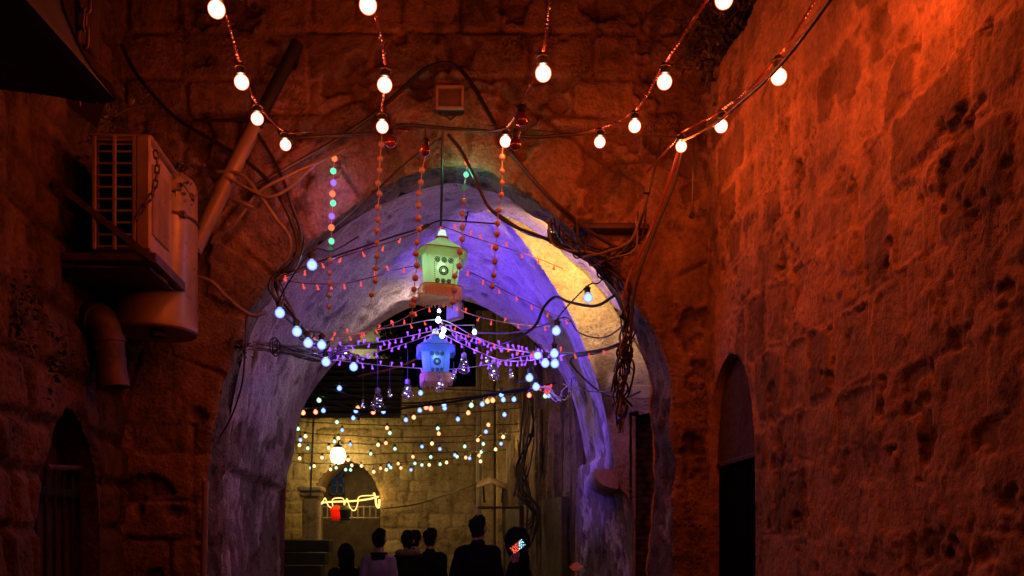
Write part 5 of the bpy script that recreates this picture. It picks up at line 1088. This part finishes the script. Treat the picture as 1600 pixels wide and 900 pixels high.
    if hood: blob([('e', hd + S(0, -.02, .015), (.115 * k, .125 * k, .145 * k)), ('c', hd + S(0, -.05, .04), .09 * k, hd + S(0, -.06, .10), .055 * k), ('c', hd + S(0, -.03, -.10), .10 * k, S(0, -.01, 1.43), .10 * k)], .012, coat, 'hood', t, 3, (.03, 8.0, False, px * .3))
    elif hairy: blob([('e', hd + S(0, -.014, .022), (.083 * k, .096 * k, .106 * k)), ('e', hd + S(0, -.05, -.03), (.07 * k, .062 * k, .075 * k)), ('e', hd + S(.02, -.02, .075), (.06 * k, .07 * k, .055 * k)), ('e', hd + S(-.03, -.06, .03), (.055 * k, .05 * k, .07 * k))], .008, HAIR, 'hair', t, 1, (.022, 24.0, False, px * .7))
    if fur: blob([('c', S(.12 * math.cos(a_), -.01 + .10 * math.sin(a_), 1.47 + .02 * math.sin(3 * a_)), .04 * k, S(.12 * math.cos(a_ + .5), -.01 + .10 * math.sin(a_ + .5), 1.47), .045 * k) for a_ in [x * .5 for x in range(13)]], .012, plain('fur_trim', (.09, .06, .035), .95, bump=1), 'fur_collar', t, 1)
    if shirt_collar: blob([('c', S(.085 * math.cos(a_), .01 + .08 * math.sin(a_), 1.455), .026 * k, S(.085 * math.cos(a_ + .6), .01 + .08 * math.sin(a_ + .6), 1.455), .026 * k) for a_ in [x * .6 for x in range(11)]] + [('e', S(0, -.075, 1.42), (.09 * k, .045 * k, .06 * k))], .012, shirt_collar, 'hood', t, 1)
    return t
blk = plain('black_cloth', (.006, .006, .007), .95, spec=.03, var=.3, bump=.3); blk2 = plain('dark_brown_cloth', (.008, .007, .006), .95, spec=.03, var=.3, bump=.3); lil = plain('pale_lilac_cloth', (.2, .165, .2), .9, var=.12, spec=.05, bump=.3); jean = plain('dark_denim', (.015, .017, .03), .85)
person('person in a pale sweatshirt with a dark hood', 592, 10.6, 1.72, .03, lil, jean, .74, shirt_collar=blk)
person('person in a dark coat with a furry collar', 637, 11.2, 1.71, .15, blk2, blk, .82, fur=True)
person('person half hidden behind the furry collar, only the head showing', 648, 11.9, 1.73, 0, blk, jean, .8)
person('person in black with cropped hair right of the furry collar', 672, 11.3, 1.74, -.12, blk, blk, .76)
person('tall broad person in black nearest the lens', 746, 9.4, 1.84, -.2, blk, blk, .88)
person('short dark person at the left edge of the group', 541, 10.6, 1.53, .35, blk2, blk, .9, hood=True)
hp = person('hooded person by the right wall holding up a lit phone', 810, 8.6, 1.68, math.radians(90), blk, blk, 1.0, hood=True, raise_arm=True)
# the phone in that hand, its screen full of small lights
ph = thing('phone', 'phone with a bright screen of tiny coloured lights held by the hooded person', 'phone', P(811, 854, 8.25)); c = P(809, 854, 8.27); R = Matrix.Rotation(math.radians(-38), 3, 'Y')
MB().box(c, (.15, .009, .076), R, .003).build('case', M['socket'], ph)
m_, n_, o_ = newmat('phone_screen'); tc = node(n_, 'ShaderNodeTexCoord'); vo = node(n_, 'ShaderNodeTexVoronoi', i_Scale=95.0); n_.links.new(tc.outputs['Object'], vo.inputs['Vector'])
hs = node(n_, 'ShaderNodeSeparateXYZ'); n_.links.new(tc.outputs['Object'], hs.inputs[0]); cl = ramp(n_, hs.outputs[0], 0, 1, (1, .1, .05), (.4, .9, 1)); cl.node.color_ramp.elements[0].position = .46; cl.node.color_ramp.elements[1].position = .54
mr = node(n_, 'ShaderNodeMapRange', i_1=-.06, i_2=.06); n_.links.new(hs.outputs[0], mr.inputs[0]); n_.links.new(mr.outputs[0], cl.node.inputs[0])
e = node(n_, 'ShaderNodeEmission'); n_.links.new(cl, e.inputs[0]); n_.links.new(ramp(n_, vo.outputs['Distance'], .12, .55, (3, 3, 3), (.03, .03, .03)), e.inputs[1]); n_.links.new(e.outputs[0], o_.inputs[0])
MB().box(c + Vector((0, -.0055, 0)), (.138, .002, .068), R).build('screen', m_, ph)
cp = tag(MB().prism([P(889, 886, 7.0), P(897, 879, 7.0), P(901, 878.5, 7.0), P(909, 886, 7.0), P(906, 891, 7.0), P(896, 892, 7.0)], 'y', (.01, .04, 0)).tube([P(900, 890, 7.02), P(900, 1000, 7.05), P(900, 1150, 7.05)], .006, 5).build('paper_flag', plain('pale_paper', (.75, .6, .72), .8)), 'small pale folded paper on a thin stick low by the right pier', 'paper')

c = P(536, 552, 18.3); t = thing('added_lamp', 'small added lamp lighting the pale upper house, mostly hidden by the vault edge', 'lamp', c)  # added lamp, tucked behind the vault edge to brighten the upper house
MB().lathe([(0, -.08), (.06, -.06), (.08, 0), (.06, .06), (0, .08)], c, 12).build('globe', glow('added_lamp_glass', (1, .95, .7), (1, .8, .4), 4, 3), t)
MB().tube([c + Vector((0, 0, .07)), c + Vector((0, .2, .16)), c + Vector((0, .6, .12))], .012, 6).build('arm', M['dark_metal'], t)
lamp(t, c, (1, .85, .5), 75, .09)
